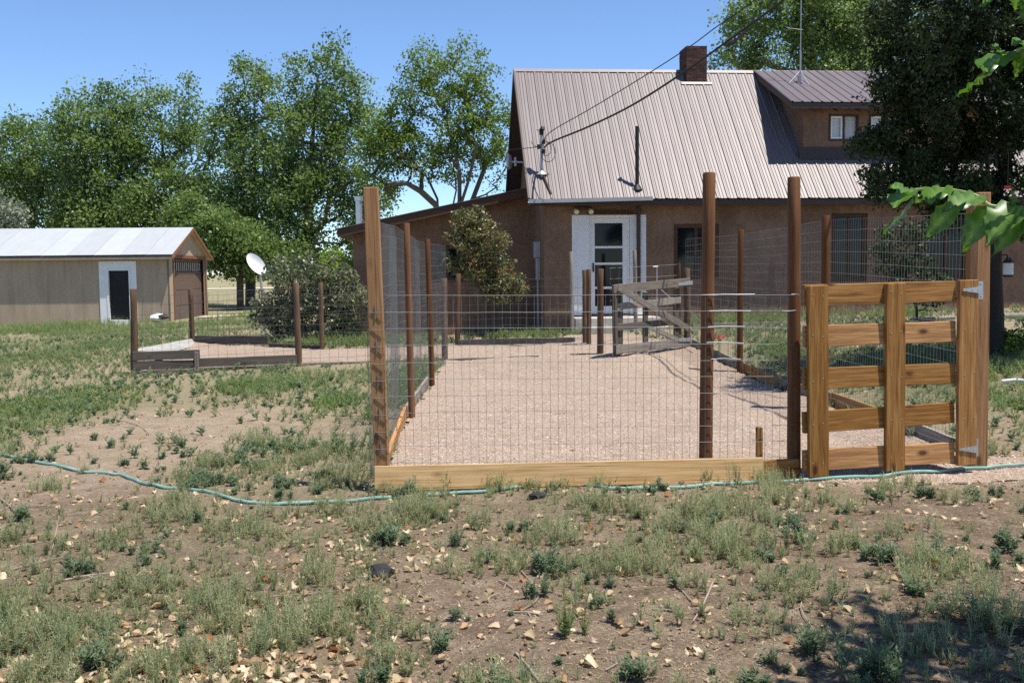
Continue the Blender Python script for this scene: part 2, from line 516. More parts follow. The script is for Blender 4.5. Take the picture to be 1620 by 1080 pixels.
def mk_ground():
    t = NT('dirt')
    v = t.pos()
    big = t.noise(v, .55, 5, .6)
    med = t.noise(v, 4.5, 6, .65)
    fine = t.noise(v, 45, 5, .7)
    loam = t.attr('loam'); green = t.attr('green')
    dirt = t.ramp(t.math('ADD', t.math('MULTIPLY', med, .55), t.math('MULTIPLY', fine, .45)),
                  [(.32, (.27, .195, .135)), (.5, (.39, .30, .215)), (.68, (.50, .40, .30))])
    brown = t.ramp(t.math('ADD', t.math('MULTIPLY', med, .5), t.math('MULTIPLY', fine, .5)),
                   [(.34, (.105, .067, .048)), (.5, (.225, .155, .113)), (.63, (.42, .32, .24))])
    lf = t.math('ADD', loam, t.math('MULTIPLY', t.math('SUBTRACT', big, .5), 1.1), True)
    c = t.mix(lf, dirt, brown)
    # straw flecks
    vo = t.n('ShaderNodeTexVoronoi'); vo.inputs['Scale'].default_value = 34; t.l(t.pos((1, .45, 1)), vo.inputs['Vector'])
    fl = t.ramp(vo.outputs['Distance'], [(.13, 1.0), (.2, 0.0)])
    fm = t.math('MULTIPLY', fl, t.ramp(t.noise(v, 2.2, 3), [(.45, 0), (.65, .8)]))
    c = t.mix(fm, c, (.55, .45, .30))
    gcol = t.ramp(t.math('ADD', t.math('MULTIPLY', med, .5), t.math('MULTIPLY', fine, .5)),
                  [(.3, (.085, .12, .045)), (.5, (.15, .175, .075)), (.68, (.27, .25, .14))])
    gf = t.math('MULTIPLY', green, t.ramp(t.math('ADD', t.math('MULTIPLY', big, .4), t.math('MULTIPLY', med, .6)), [(.35, .25), (.55, 1.0)]))
    c = t.mix(gf, c, gcol)
    h = t.math('ADD', t.math('MULTIPLY', fine, .9), t.math('MULTIPLY', t.noise(v, 130, 3, .7), .5))
    t.pbr(c, .96, normal=t.bump(h, 1.0, .035), spec=.1)
    MATS['dirt'] = t.m
mk_ground()
def mk_clod():
    t = NT('clod'); a = t.attr('rnd')
    t.pbr(t.ramp(a, [(0, (.10, .062, .042)), (.5, (.20, .135, .095)), (.85, (.34, .25, .18)), (1, (.46, .38, .30))]), .95, spec=.1)
    MATS['clod'] = t.m
mk_clod()
def mk_gravel():
    t = NT('gravel_pink')
    v = t.pos()
    vo = t.n('ShaderNodeTexVoronoi'); vo.inputs['Scale'].default_value = 95; t.l(v, vo.inputs['Vector'])
    sep = t.n('ShaderNodeSeparateColor'); t.l(vo.outputs['Color'], sep.inputs[0])
    c = t.ramp(sep.outputs[0], [(0, (.22, .155, .115)), (.35, (.345, .258, .20)), (.7, (.425, .328, .26)), (1, (.52, .43, .36))])
    big = t.noise(v, 1.4, 4)
    c = t.mix(t.ramp(big, [(.40, 0), (.68, .6)]), c, (.33, .25, .185))
    h = t.ramp(vo.outputs['Distance'], [(0, 1.0), (.7, 0.0)])
    t.pbr(c, .9, normal=t.bump(h, .8, .014), spec=.2)
    MATS['gravel_pink'] = t.m
    t = NT('stone_pink')
    a = t.attr('rnd')
    c = t.ramp(a, [(0, (.22, .155, .115)), (.4, (.35, .263, .203)), (.75, (.43, .333, .265)), (1, (.53, .445, .375))])
    t.pbr(c, .85, spec=.25)
    MATS['stone_pink'] = t.m
    t = NT('pale_road')
    n = t.noise(t.pos(), 3, 5)
    t.pbr(t.ramp(n, [(.3, (.40, .34, .27)), (.7, (.52, .46, .38))]), .95, spec=.1)
    MATS['pale_road'] = t.m
mk_gravel()
# ------------------------------------------------------------------ the ground
def graded(lo, hi, a, b, step, g=1.13):
    xs = list(np.arange(a, b + 1e-6, step)); s = step; x = xs[-1]
    while x < hi: s *= g; x += s; xs.append(x)
    s = step; x = xs[0]; left = []
    while x > lo: s *= g; x -= s; left.append(x)
    return np.array(left[::-1] + xs)
def smooth01(v, a, b):
    t = np.clip((v - a) / (b - a), 0, 1); return t * t * (3 - 2 * t)
# patches measured in the photo: (px, py, half width px, half height px, value)
def patches(lst):
    out = []
    for (px, py, rx, ry, val) in lst:
        c = G(px, py); a = G(px, py - ry); b = G(px, py + ry)
        out.append((c.x, c.y, rx * c.y / FPX, max(.15, (a.y - b.y) / 2), val))
    return out
def field(x, y, base, pl):
    """blend of soft patches over a base value"""
    w = np.full(np.shape(x), 1.0); s = base * w
    for (cx, cy, rx, ry, val) in pl:
        g = 6.0 * np.exp(-1.2 * (((x - cx) / rx) ** 2 + ((y - cy) / ry) ** 2) ** 1.5)
        w = w + g; s = s + g * val
    return s / w
GREEN = patches([(90, 540, 170, 30, .85), (70, 645, 110, 45, .9), (220, 610, 130, 22, .45), (420, 605, 130, 20, .7), (560, 620, 60, 60, .55),
                 (350, 675, 220, 32, .02), (480, 740, 120, 45, .8), (900, 785, 330, 16, .5), (150, 760, 160, 40, .12),
                 (330, 840, 260, 35, .65), (200, 970, 260, 110, .6), (520, 1000, 150, 90, .42), (640, 850, 120, 40, .5), (760, 960, 150, 70, .12),
                 (1000, 900, 130, 60, .3), (1200, 900, 150, 50, .26), (1450, 850, 180, 60, .3), (1350, 1000, 250, 70, .34), (1580, 680, 40, 50, .25),
                 (1220, 545, 70, 35, .85), (1400, 580, 130, 60, .95), (1600, 560, 60, 50, .9), (900, 530, 60, 8, .6), (560, 545, 120, 10, .6),
                 (1150, 500, 80, 8, .9), (650, 600, 45, 50, .7), (380, 505, 80, 20, .75), (1450, 760, 150, 12, .06)])
def green_at(x, y):
    g = field(x, y, .3, GREEN)
    far = smooth01(np.hypot(x, y), 24, 40)
    return g * (1 - far) + far * .75
gx = graded(-700, 700, -7.5, 7.5, .075); gy = graded(-60, 1500, 2.2, 19, .075)
XX, YY = np.meshgrid(gx, gy)
ZZ = zt(XX.ravel(), YY.ravel())
near = (np.abs(XX) < 9) & (YY > 2) & (YY < 20)
ZZ = ZZ + near.ravel() * (fbm(XX.ravel() * 11, YY.ravel() * 11, 31, 2) - .5) * .022
nx, ny = len(gx), len(gy)
idx = np.arange(nx * ny).reshape(ny, nx)
quads = np.stack([idx[:-1, :-1], idx[:-1, 1:], idx[1:, 1:], idx[1:, :-1]], -1).reshape(-1, 4)
xr, yr = XX.ravel(), YY.ravel()
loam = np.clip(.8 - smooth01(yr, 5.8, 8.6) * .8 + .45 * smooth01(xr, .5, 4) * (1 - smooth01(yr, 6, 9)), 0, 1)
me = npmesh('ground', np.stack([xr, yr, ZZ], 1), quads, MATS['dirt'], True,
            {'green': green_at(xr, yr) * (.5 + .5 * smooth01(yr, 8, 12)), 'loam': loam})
tag(nobj('ground', me), kind='structure', label='dry sandy yard with patches of grass and weeds')

# ------------------------------------------------------------------ gravel
def inside(x, y, poly):
    c = np.zeros(np.shape(x), bool); j = len(poly) - 1
    for i in range(len(poly)):
        xi, yi = poly[i]; xj, yj = poly[j]
        c ^= ((yi > y) != (yj > y)) & (x < (xj - xi) * (y - yi) / (yj - yi + 1e-12) + xi)
        j = i
    return c
def xy(px, py, Y):
    p = W(px, py, Y); return (p.x, p.y)
P_FL = xy(593, 770, 7.22); P_GL = xy(1257, 745, 7.72); P_GR = xy(1550, 738, 8.05)
P_R1 = xy(1307, 642, 11.2); P_R2 = xy(1172, 587, 15.1); P_H = xy(1089, 548, 16.9)
P_L1 = xy(648, 662, 11.1); P_L2 = xy(682, 612, 14.0); P_L3 = xy(703, 568, 17.2)
P_O1 = xy(212, 590, 16.3); P_O2 = xy(470, 575, 16.8); P_B1 = xy(303, 540, 21.5); P_B2 = xy(508, 553, 19.8); P_B3 = xy(724, 545, 19.2)
GPOLY = [(P_FL[0] + .03, P_FL[1] + .03), (P_GL[0], P_GL[1] + .02), (2.35, 7.5), (3.2, 7.45), (4.6, 7.7), (4.3, 8.3), (P_GR[0] - .02, P_GR[1] + .1), (P_R1[0], P_R1[1]), (P_R2[0], P_R2[1]), (P_H[0], P_H[1]),
         (2.6, 18.2), (1.9, 20.3), (1.0, 20.2), (.9, 19.0), P_B3, P_B2, P_B1, P_O1, P_O2, P_L3, P_L2, P_L1]
g1 = np.arange(-7, 5, .06); g2 = np.arange(7.0, 22.5, .06)
AX, AY = np.meshgrid(g1, g2)
GZ = (zt(AX.ravel(), AY.ravel()) + .004 + .018 * smooth01(AY.ravel() - .18 * AX.ravel(), 7.25, 7.5) + (fbm(AX.ravel() * 2.2, AY.ravel() * 2.2, 51, 3) - .5) * .07 * inside(AX.ravel(), AY.ravel(), GPOLY) * smooth01(AY.ravel() - .18 * AX.ravel(), 7.2, 7.6)).reshape(AX.shape)
cxm = (AX[:-1, :-1] + .03); cym = (AY[:-1, :-1] + .03)
ins = inside(cxm + (fbm(cxm * 3, cym * 3, 77, 2) - .5) * .2, cym + (fbm(cxm * 3, cym * 3, 78, 2) - .5) * .2, GPOLY)
ii = np.arange(AX.size).reshape(AX.shape)
q = np.stack([ii[:-1, :-1], ii[:-1, 1:], ii[1:, 1:], ii[1:, :-1]], -1)[ins]
used, inv = np.unique(q, return_inverse=True)
me = npmesh('gravel_bed', np.stack([AX.ravel()[used], AY.ravel()[used], GZ.ravel()[used]], 1), inv.reshape(-1, 4), MATS['gravel_pink'], True)
tag(nobj('gravel_bed', me), kind='structure', label='pink gravel bed inside the wire pens')
def zgrav(x, y):
    x = np.asarray(x); y = np.asarray(y)
    return zt(x, y) + .004 + .018 * smooth01(y - .18 * x, 7.25, 7.5) + (fbm(x * 2.2, y * 2.2, 51, 3) - .5) * .07 * smooth01(y - .18 * x, 7.2, 7.6)
# loose stones on top
N = 38000
sx = RNG.uniform(-1.3, 4.6, N * 2); sy = 7.2 + (RNG.uniform(0, 1, N * 2) ** 1.7) * 11
m = inside(sx + RNG.normal(size=len(sx)) * .06, sy + RNG.normal(size=len(sx)) * .10 * (sy < 8.4), GPOLY); sx, sy = sx[m][:N], sy[m][:N]
N = len(sx); szz = zgrav(sx, sy)
octv = np.array([(1, 0, 0), (0, 1, 0), (-1, 0, 0), (0, -1, 0), (0, 0, .8), (0, 0, -.8)]); octf = np.array([(0, 1, 4), (1, 2, 4), (2, 3, 4), (3, 0, 4), (1, 0, 5), (2, 1, 5), (3, 2, 5), (0, 3, 5)])
rs = RNG.uniform(.004, .0085, N) * np.where(RNG.random(N) > .96, 1.7, 1)
ang = RNG.uniform(0, 6.28, N); st = RNG.uniform(.7, 1.4, (N, 3))
V = octv[None] * (rs[:, None, None] * st[:, None, :]) * RNG.uniform(.75, 1.25, (N, 6, 1))
ca, sa = np.cos(ang)[:, None], np.sin(ang)[:, None]
V = np.stack([V[..., 0] * ca - V[..., 1] * sa + sx[:, None], V[..., 0] * sa + V[..., 1] * ca + sy[:, None], V[..., 2] + (szz + rs * .2)[:, None]], -1)
me = npmesh('loose_gravel', V.reshape(-1, 3), (octf[None, :4] + (np.arange(N) * 6)[:, None, None]).reshape(-1, 3), MATS['stone_pink'], False, {'rnd': np.repeat(RNG.random(N), 6)})
tag(nobj('loose_gravel', me), 'loose pink stones lying over the gravel bed', 'gravel', kind='stuff')

# far road and the bare drive by the outbuilding
def strip(name, pts, w, mat, dz=.012, label=None):
    V = []; F = []
    for i, (x, y) in enumerate(pts):
        a = Vector(pts[max(0, i - 1)]); b = Vector(pts[min(len(pts) - 1, i + 1)]); t = (b - a).normalized(); n = Vector((-t.y, t.x))
        for k in range(7):
            s = (k / 6 - .5) * w * (1 + .12 * math.sin(i * 1.7 + k * .1))
            V.append((x + n.x * s, y + n.y * s, z1(x + n.x * s, y + n.y * s) + dz))
    for i in range(len(pts) - 1):
        for k in range(6):
            F.append((i * 7 + k, i * 7 + k + 1, i * 7 + 8 + k, i * 7 + 7 + k))
    return tag(nobj(name, npmesh(name, V, np.array(F), mat, True)), label, kind='structure')
strip('dirt_road', [(-90 + 6 * i, 92 + 1.2 * i) for i in range(26)], 9, MATS['pale_road'], .05, 'pale dirt road beyond the trees')
strip('driveway', [(-12.2 + .8 * i, 38.9 + .1 * i) for i in range(10)], 1.8, MATS['pale_road'], .03, 'bare strip of pale earth in front of the outbuilding door')

# ------------------------------------------------------------------ the house
HY = math.radians(5.1)
HO = W(862, 525, 21.9)
H = empty('stucco_house', (HO.x, HO.y, 0), HY, 'brown stucco farmhouse with steep mauve metal roof and shed dormer', 'house')
HM = WM[H.name]; HI = HM.inverted()
def LP(px, py, v, inv=None):
    """local point of the building where the view ray meets its plane v = const"""
    inv = inv or HI
    o = inv @ Vector((0, 0, EYE)); d = inv.to_3x3() @ ray(px, py)
    return o + d * ((v - o.y) / d.y)
def hpart(mb, name, mat, M=None, parent=None, **kw):
    return mb.build(name, mat, parent or H, HM @ (M or Matrix.Identity(4)), **kw)
def hsub(mb, name, mat, parent, **kw):
    return mb.build(name, mat, parent, HM, **kw)
OV = .4; VR = 2.75
e0 = LP(837, 314.6, -OV); r0 = LP(813.6, 111, VR)
UL = (e0.x + r0.x) / 2; ZE = e0.z; ZR = r0.z; UR = 13.5
SL = (ZR - ZE) / (VR + OV)
def zroof(v): return ZE + (v + OV) * SL
ZW = zroof(0) - .12
def wall_cells(mb, u0, u1, z0, z1_, holes, v0, v1):
    us = sorted({u0, u1} | {min(max(h[k], u0), u1) for h in holes for k in (0, 1)})
    zs = sorted({z0, z1_} | {min(max(h[k], z0), z1_) for h in holes for k in (2, 3)})
    for i in range(len(us) - 1):
        for j in range(len(zs) - 1):
            uc = (us[i] + us[i + 1]) / 2; zc = (zs[j] + zs[j + 1]) / 2
            if any(h[0] < uc < h[1] and h[2] < zc < h[3] for h in holes): continue
            mb.box((us[i], v0, zs[j]), (us[i + 1], v1, zs[j + 1]))
def rect(x0, y0, x1, y1, v, inv=None):
    a = LP(x0, (y0 + y1) / 2, v, inv); b = LP(x1, (y0 + y1) / 2, v, inv); c = LP((x0 + x1) / 2, y0, v, inv); d = LP((x0 + x1) / 2, y1, v, inv)
    return (a.x, b.x, d.z, c.z)
D_ = rect(905, 340, 1022, 498, 0)            # white door surround
WA = rect(1066, 354, 1137, 441, 0); WB = rect(1315, 337, 1372, 445, 0); WC = rect(1462, 345, 1532, 445, 0)
mb = MB(); wall_cells(mb, 0, UR - .4, -.3, ZW, [D_, WA, WB, WC], 0, .32)
hpart(mb, 'wall', MATS['stucco'])
mb = MB(); mb.prism([(0, .32, -.3), (0, 2 * VR, -.3), (0, 2 * VR, ZW), (0, VR, ZR - .2), (0, 0.32, zroof(.32) - .16)], (.3, 0, 0))
mb.box((0, 2 * VR - .01, -.3), (UR - .4, 2 * VR + .3, ZW)); mb.prism([(UR - .7, .32, -.3), (UR - .7, 2 * VR, -.3), (UR - .7, 2 * VR, ZW), (UR - .7, VR, ZR - .2), (UR - .7, .32, zroof(.32) - .16)], (.3, 0, 0))
hpart(mb, 'gable_wall', MATS['stucco'])
# main roof: each ribbed panel a part
SLEN = math.hypot(VR + OV, ZR - ZE)
def roof_panel_mesh(name, w, L, rib=.022, mat=None):
    prof = [(0, 0), (.018, rib), (.042, rib), (.06, 0), (w * .36, 0), (w * .40, .006), (w * .44, 0), (w * .66, 0), (w * .70, .006), (w * .74, 0), (w, 0)]
    V = []; F = []; n = len(prof)
    for yy in (0, L * .33, L * .66, L):
        V += [(x, yy, z) for x, z in prof]
    for j in range(3):
        for i in range(n - 1): F.append((j * n + i, j * n + i + 1, j * n + n + i + 1, j * n + n + i))
    b = len(V)
    V += [(x, 0, z - .012) for x, z in prof]
    for i in range(n - 1): F.append((b + i + 1, b + i, i, i + 1))
    me_ = bpy.data.meshes.new(name); me_.from_pydata(V, [], F); me_.materials.append(mat)
    return me_
PWID = .228
pm = roof_panel_mesh('roof_panel', PWID, SLEN - .03, .017, MATS['roof_brown'])
ang_r = math.atan2(ZR - ZE, VR + OV)
npan = int((UR - UL) / PWID)
for i in range(npan):
    Mx = HM @ Matrix.Translation((UL + i * PWID, -OV, ZE + random.uniform(-.006, .004))) @ Matrix.Rotation(ang_r, 4, 'X')
    nobj('roof_panel', pm, H, Mx)
mb = MB()   # deck below, rear slope
mb.prism([(UL + .02, -OV + .03, ZE - .03), (UL + .02, VR, ZR - .03), (UL + .02, 2 * VR + OV, ZE - .03), (UL + .02, 2 * VR + OV, ZE - .15), (UL + .02, VR, ZR - .17), (UL + .02, -OV + .03, ZE - .15)], (UR - UL - .05, 0, 0))
hpart(mb, 'roof_deck', MATS['dark_trim'])
mb = MB(); mb.prism([(UL, 2 * VR + OV, ZE + .0), (UL, VR, ZR), (UL, VR, ZR - .02), (UL, 2 * VR + OV, ZE - .02)], (UR - UL, 0, 0)); hpart(mb, 'rear_roof_sheet', MATS['roof_brown'])
mb = MB(); mb.prism([(UL - .01, VR - .07, ZR - .045), (UL - .01, VR, ZR + .035), (UL - .01, VR + .07, ZR - .045), (UL - .01, VR, ZR - .005)], (UR - UL, 0, 0)); hpart(mb, 'ridge_cap', MATS['roof_brown'])
mb = MB(); mb.prism([(UL - .025, -OV, ZE + .025), (UL - .025, VR, ZR + .03), (UL - .025, 2 * VR + OV, ZE + .025), (UL - .025, 2 * VR + OV, ZE - .17), (UL - .025, VR, ZR - .17), (UL - .025, -OV, ZE - .15)], (.045, 0, 0)); hpart(mb, 'rake_trim', MATS['dark_trim'])
# gutter with straps
ga = LP(836, 320, -OV - .07); gb = LP(1032, 316, -OV - .07)
mb = MB()
mb.prism([(ga.x, -OV - .13, ZE - .02), (ga.x, -OV - .13, ZE - .10), (ga.x, -OV - .01, ZE - .10), (ga.x, -OV - .01, ZE - .06), (ga.x, -OV - .03, ZE - .08), (ga.x, -OV - .115, ZE - .08), (ga.x, -OV - .115, ZE - .02)], (gb.x - ga.x, 0, .05))
gut = hpart(mb, 'gutter', MATS['grey_metal'])
# door
u0, u1, z0, z1_ = D_
dl = rect(935, 345, 996, 492, .12)
mb = MB()
mb.box((u0, -.012, z0), (dl[0] - .07, .30, z1_)); mb.box((dl[1] + .07, -.012, z0), (u1, .30, z1_))
mb.box((dl[0] - .07, .0, dl[3] + .06), (dl[1] + .07, .30, z1_))
sur = hpart(mb, 'door_surround', MATS['white_paint'])
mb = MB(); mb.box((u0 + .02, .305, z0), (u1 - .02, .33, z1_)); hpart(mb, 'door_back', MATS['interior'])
mb = MB()
fw = .045
mb.box((dl[0] - .07, .06, z0), (dl[0], .24, dl[3] + .06)); mb.box((dl[1], .06, z0), (dl[1] + .07, .24, dl[3] + .06)); mb.box((dl[0], .06, dl[3]), (dl[1], .24, dl[3] + .06))
hpart(mb, 'door_frame', MATS['white_paint'], bevel=.004)
dg = rect(941, 352, 985, 484, .1); zz = [LP(965, y, .1).z for y in (484, 455, 417, 391, 353)]
mb = MB()
st_ = .085
mb.box((dl[0] + .004, .10, z0 + .02), (dg[0], .14, dl[3] - .004)); mb.box((dg[1], .10, z0 + .02), (dl[1] - .004, .14, dl[3] - .004))
mb.box((dg[0], .101, z0 + .02), (dg[1], .139, zz[0])); mb.box((dg[0], .101, zz[4]), (dg[1], .139, dl[3] - .004))
for k in (1, 2, 3): mb.box((dg[0], .101, zz[k] - .025), (dg[1], .139, zz[k] + .025))
door = hpart(mb, 'door', MATS['white_paint'], bevel=.003)
for k in range(4):
    mb = MB(); mb.box((dg[0], .115, zz[k] + (.025 if k else 0)), (dg[1], .122, zz[k + 1] - (.025 if k < 3 else 0))); hsub(mb, 'pane', MATS['window_glass'], door)
mb = MB(); mb.box((dl[0] + .03, .07, z0 + .95), (dl[0] + .06, .10, z0 + 1.15)); hsub(mb, 'handle', MATS['black_pipe'], door, bevel=.004)
# doorstep
ds = rect(906, 503, 1030, 514, -.7)
mb = MB(); mb.box((u0 - .05, -.75, -.2), (u1 + .15, -.012, z0 - .03)); hpart(mb, 'doorstep', MATS['concrete'], bevel=.012)
mb = MB(); mb.box((u0 + .1, -1.15, -.2), (u1 + .35, -.751, z0 - .21)); hpart(mb, 'step', MATS['concrete'], bevel=.012)
# windows
def house_window(r, v, parent=None, panes=2, fr=.09, mat='window_wood', glass='window_glass', depth=.12):
    a, b, c, d = r
    mb = MB(); mb.box((a, v + .02, c), (a + fr, v + depth, d)); mb.box((b - fr, v + .02, c), (b, v + depth, d)); mb.box((a + fr, v + .022, c), (b - fr, v + depth, c + fr)); mb.box((a + fr, v + .022, d - fr), (b - fr, v + depth, d))
    w = hpart(mb, 'window', MATS[mat], bevel=.004)
    n = panes; wd = (b - a - 2 * fr) / n
    for k in range(n):
        x0 = a + fr + k * wd
        if k:
            mb = MB(); mb.box((x0 - .035, v + .03, c + fr), (x0 + .035, v + depth - .01, d - fr)); hsub(mb, 'mullion', MATS[mat], w)
        mb = MB(); mb.box((x0 + (.035 if k else 0), v + .06, c + fr), (x0 + wd - (.035 if k < n - 1 else 0), v + .068, d - fr)); hsub(mb, 'pane', MATS[glass] if glass != 'mixed' else MATS['curtain'], w)
    mb = MB(); mb.box((a, v + depth + .001, c), (b, v + depth + .02, d)); hsub(mb, 'dark_backing', MATS['interior'], w)  # near-black sheet behind the panes, standing in for the unlit room
    return w
house_window(WA, 0); house_window(WB, 0); house_window(WC, 0)
# lean-to on the gable side
VL = 1.9
l0 = LP(560, 450, VL); lt_l = LP(535, 361, VL - .45); lt_r = LP(833, 297, VL - .45)
slp = (lt_r.z - lt_l.z) / (lt_r.x - lt_l.x)
def zl(u): return lt_l.z + (u - lt_l.x) * slp
LW = rect(676, 388, 738, 446, VL)
mb = MB()
us = [l0.x, LW[0], LW[1], 0]
for i in range(3):
    a, b = us[i], us[i + 1]
    if i == 1:
        mb.prism([(a, VL, -.2), (b, VL, -.2), (b, VL, LW[2]), (a, VL, LW[2])], (0, .3, 0)); mb.prism([(a, VL, LW[3]), (b, VL, LW[3]), (b, VL, zl(b) - .2), (a, VL, zl(a) - .2)], (0, .3, 0))
    else: mb.prism([(a, VL, -.2), (b, VL, -.2), (b, VL, zl(b) - .2), (a, VL, zl(a) - .2)], (0, .3, 0))
mb.prism([(l0.x, VL + .3, -.2), (l0.x, VL + 3.6, -.2), (l0.x, VL + 3.6, zl(l0.x) - .2), (l0.x, VL + .3, zl(l0.x) - .2)], (.3, 0, 0))
hpart(mb, 'lean_to_wall', MATS['stucco'])
house_window(LW, VL)
mb = MB(); mb.prism([(lt_l.x, VL - .45, zl(lt_l.x) - .02), (lt_r.x, VL - .45, zl(lt_r.x) - .02), (lt_r.x, VL - .45, zl(lt_r.x) - .19), (lt_l.x, VL - .45, zl(lt_l.x) - .19)], (0, 4.5, 0)); hpart(mb, 'lean_to_roof', MATS['dark_trim'])
mb = MB(); mb.prism([(lt_l.x - .06, VL - .5, zl(lt_l.x - .06)), (lt_r.x, VL - .5, zl(lt_r.x)), (lt_r.x, VL - .5, zl(lt_r.x) - .018), (lt_l.x - .06, VL - .5, zl(lt_l.x - .06) - .018)], (0, 4.6, 0)); hpart(mb, 'lean_to_sheet', MATS['roof_brown'])
mb = MB(); mb.prism([(lt_l.x - .02, VL - .475, zl(lt_l.x) - .03), (lt_r.x, VL - .475, zl(lt_r.x) - .03), (lt_r.x, VL - .475, zl(lt_r.x) - .215), (lt_l.x - .02, VL - .475, zl(lt_l.x) - .215)], (0, .022, 0)); hpart(mb, 'fascia', MATS['window_wood'])
fl = LP(568, 348, VL + .5); mb = MB(); mb.tube([(fl.x, VL + .5, zl(fl.x) - .1), (fl.x, VL + .5, LP(568, 318, VL + .5).z)], .075, 14)
mb.tube([(fl.x, VL + .5, LP(568, 318, VL + .5).z), (fl.x, VL + .5, LP(568, 311, VL + .5).z)], .10, 14); hpart(mb, 'flue', MATS['galv'], smooth=True)
# dormer
vd = 1.2
for _ in range(40):
    p = LP(1273, 247, vd); vd += (p.z - zroof(vd)) / SL * .5
dw = LP(1271, 200, vd); DU0 = dw.x; DU1 = DU0 + 4.6
de = LP(1262, 161, vd - .42); dr = LP(1182, 116.5, VR)
DUL = (de.x + dr.x) / 2
dsl = (ZR + .03 - de.z) / (VR - (vd - .42))
def zd(v): return de.z + (v - vd + .42) * dsl
DWN = rect(1311, 181, 1358, 223, vd); DW2 = (DWN[1] + .25, DWN[1] + .25 + DWN[1] - DWN[0], DWN[2], DWN[3])
mb = MB(); wall_cells(mb, DU0, DU1, zroof(vd) - .1, zd(vd) - .12, [DWN, DW2], vd, vd + .2); hpart(mb, 'dormer_wall', MATS['stucco'])
for ux in (DU0, DU1 - .2):
    mb = MB(); mb.prism([(ux, vd + .2, zroof(vd + .2) - .1), (ux, VR, ZR - .1), (ux, VR, ZR - .06), (ux, vd + .2, zd(vd + .2) - .12)], (.2, 0, 0)); hpart(mb, 'dormer_cheek', MATS['stucco'])
for r in (DWN, DW2):
    a, b, c, d = r; fr = .045
    mb = MB(); mb.box((a, vd + .0 - .015, c), (a + fr, vd + .1, d)); mb.box((b - fr, vd - .015, c), (b, vd + .1, d)); mb.box((a + fr, vd - .013, c), (b - fr, vd + .1, c + fr)); mb.box((a + fr, vd - .013, d - fr), (b - fr, vd + .1, d)); mb.box(((a + b) / 2 - .025, vd - .012, c + fr), ((a + b) / 2 + .025, vd + .1, d - fr))
    w = hpart(mb, 'dormer_window', MATS['window_wood'])
    for k in (0, 1):
        x0, x1 = (a + fr, (a + b) / 2 - .025) if k == 0 else ((a + b) / 2 + .025, b - fr)
        mb = MB()
        if k == 0:
            for (q0, q1, q2, q3) in ((x0, x0 + .04, c + fr, d - fr), (x1 - .04, x1, c + fr, d - fr), (x0 + .04, x1 - .04, c + fr, c + fr + .04), (x0 + .04, x1 - .04, d - fr - .04, d - fr)): mb.box((q0, vd + .0, q2), (q1, vd + .05, q3))
            hsub(mb, 'sash', MATS['white_paint'], w); mb = MB()
        mb.box((x0, vd + .06, c + fr), (x1, vd + .066, d - fr)); hsub(mb, 'pane', MATS['pane_white'] if k == 0 else MATS['curtain'], w)
mb = MB(); mb.prism([(DUL + .02, vd - .40, zd(vd - .40) - .03), (DUL + .02, VR, ZR - .01), (DUL + .02, VR, ZR - .15), (DUL + .02, vd - .40, zd(vd - .40) - .15)], (DU1 + .35 - DUL, 0, 0)); hpart(mb, 'dormer_deck', MATS['dark_trim'])
dlen = math.hypot(VR - vd + .42, ZR + .03 - de.z)
pm2 = roof_panel_mesh('dormer_roof_panel', PWID, dlen, .022, MATS['roof_brown'])
ang_d = math.atan2(ZR + .03 - de.z, VR - vd + .42)
for i in range(int((DU1 + .4 - DUL) / PWID)):
    nobj('dormer_roof_panel', pm2, H, HM @ Matrix.Translation((DUL + i * PWID, vd - .42, de.z)) @ Matrix.Rotation(ang_d, 4, 'X'))
for i in range(9):
    uu = DU0 + .1 + i * .52
    mb = MB(); mb.prism([(uu, vd - .36, zd(vd - .36) - .151), (uu, vd - .001, zd(vd) - .151), (uu, vd - .001, zd(vd) - .25), (uu, vd - .36, zd(vd - .36) - .23)], (.05, 0, 0)); hpart(mb, 'rafter_tail', MATS['window_wood'])
mb = MB(); mb.prism([(DU0 - .12, vd - .10, zroof(vd - .10) + .027), (DU0 - .12, vd - .002, zroof(vd) + .027), (DU0 - .12, vd - .002, zroof(vd) + .20), (DU0 - .12, vd - .03, zroof(vd) + .20)], (DU1 - DU0 + .24, 0, 0)); hpart(mb, 'flashing', MATS['dark_trim'])
# chimney of single bricks
c0 = LP(1085, 95, VR - .3); c1 = LP(1118, 95, VR - .3); ct = LP(1100, 73, VR - .3).z; cb = zroof(VR - .35) - .1
mb = MB(); mb.box((c0.x + .012, VR - .338, cb), (c1.x - .012, VR + .25, ct - .006)); chim = hpart(mb, 'chimney', MATS['mortar'])
bw = (c1.x - c0.x); nb = 3; ncourse = int((ct - cb) / .07)
def brickmesh(l):
    b_ = MB(); b_.box((0, 0, 0), (l - .010, .09, .058)); o_ = b_.build('brick', MATS['brick_brown'], None); me_ = o_.data; bpy.data.objects.remove(o_); return me_
bl = bw / nb; bm_full = brickmesh(bl); bm_half = brickmesh(bl / 2); bd = .588; bm_side = brickmesh(bd / 3)
for c in range(ncourse):
    zc = ct - .07 * (c + 1)
    runs = [(bl, bm_full)] * 3 if c % 2 == 0 else [(bl / 2, bm_half), (bl, bm_full), (bl, bm_full), (bl / 2, bm_half)]
    x = c0.x
    for l, m_ in runs:
        nobj('brick', m_, chim, HM @ Matrix.Translation((x + .004, VR - .35 + random.uniform(-.004, .004), zc))); x += l
    for k in range(3):
        nobj('brick', bm_side, chim, HM @ Matrix.Translation((c0.x + random.uniform(-.004, .002), VR - .26 + bd / 3 * (k + 1) - .01, zc + .0)) @ Matrix.Rotation(-math.pi / 2, 4, 'Z'))
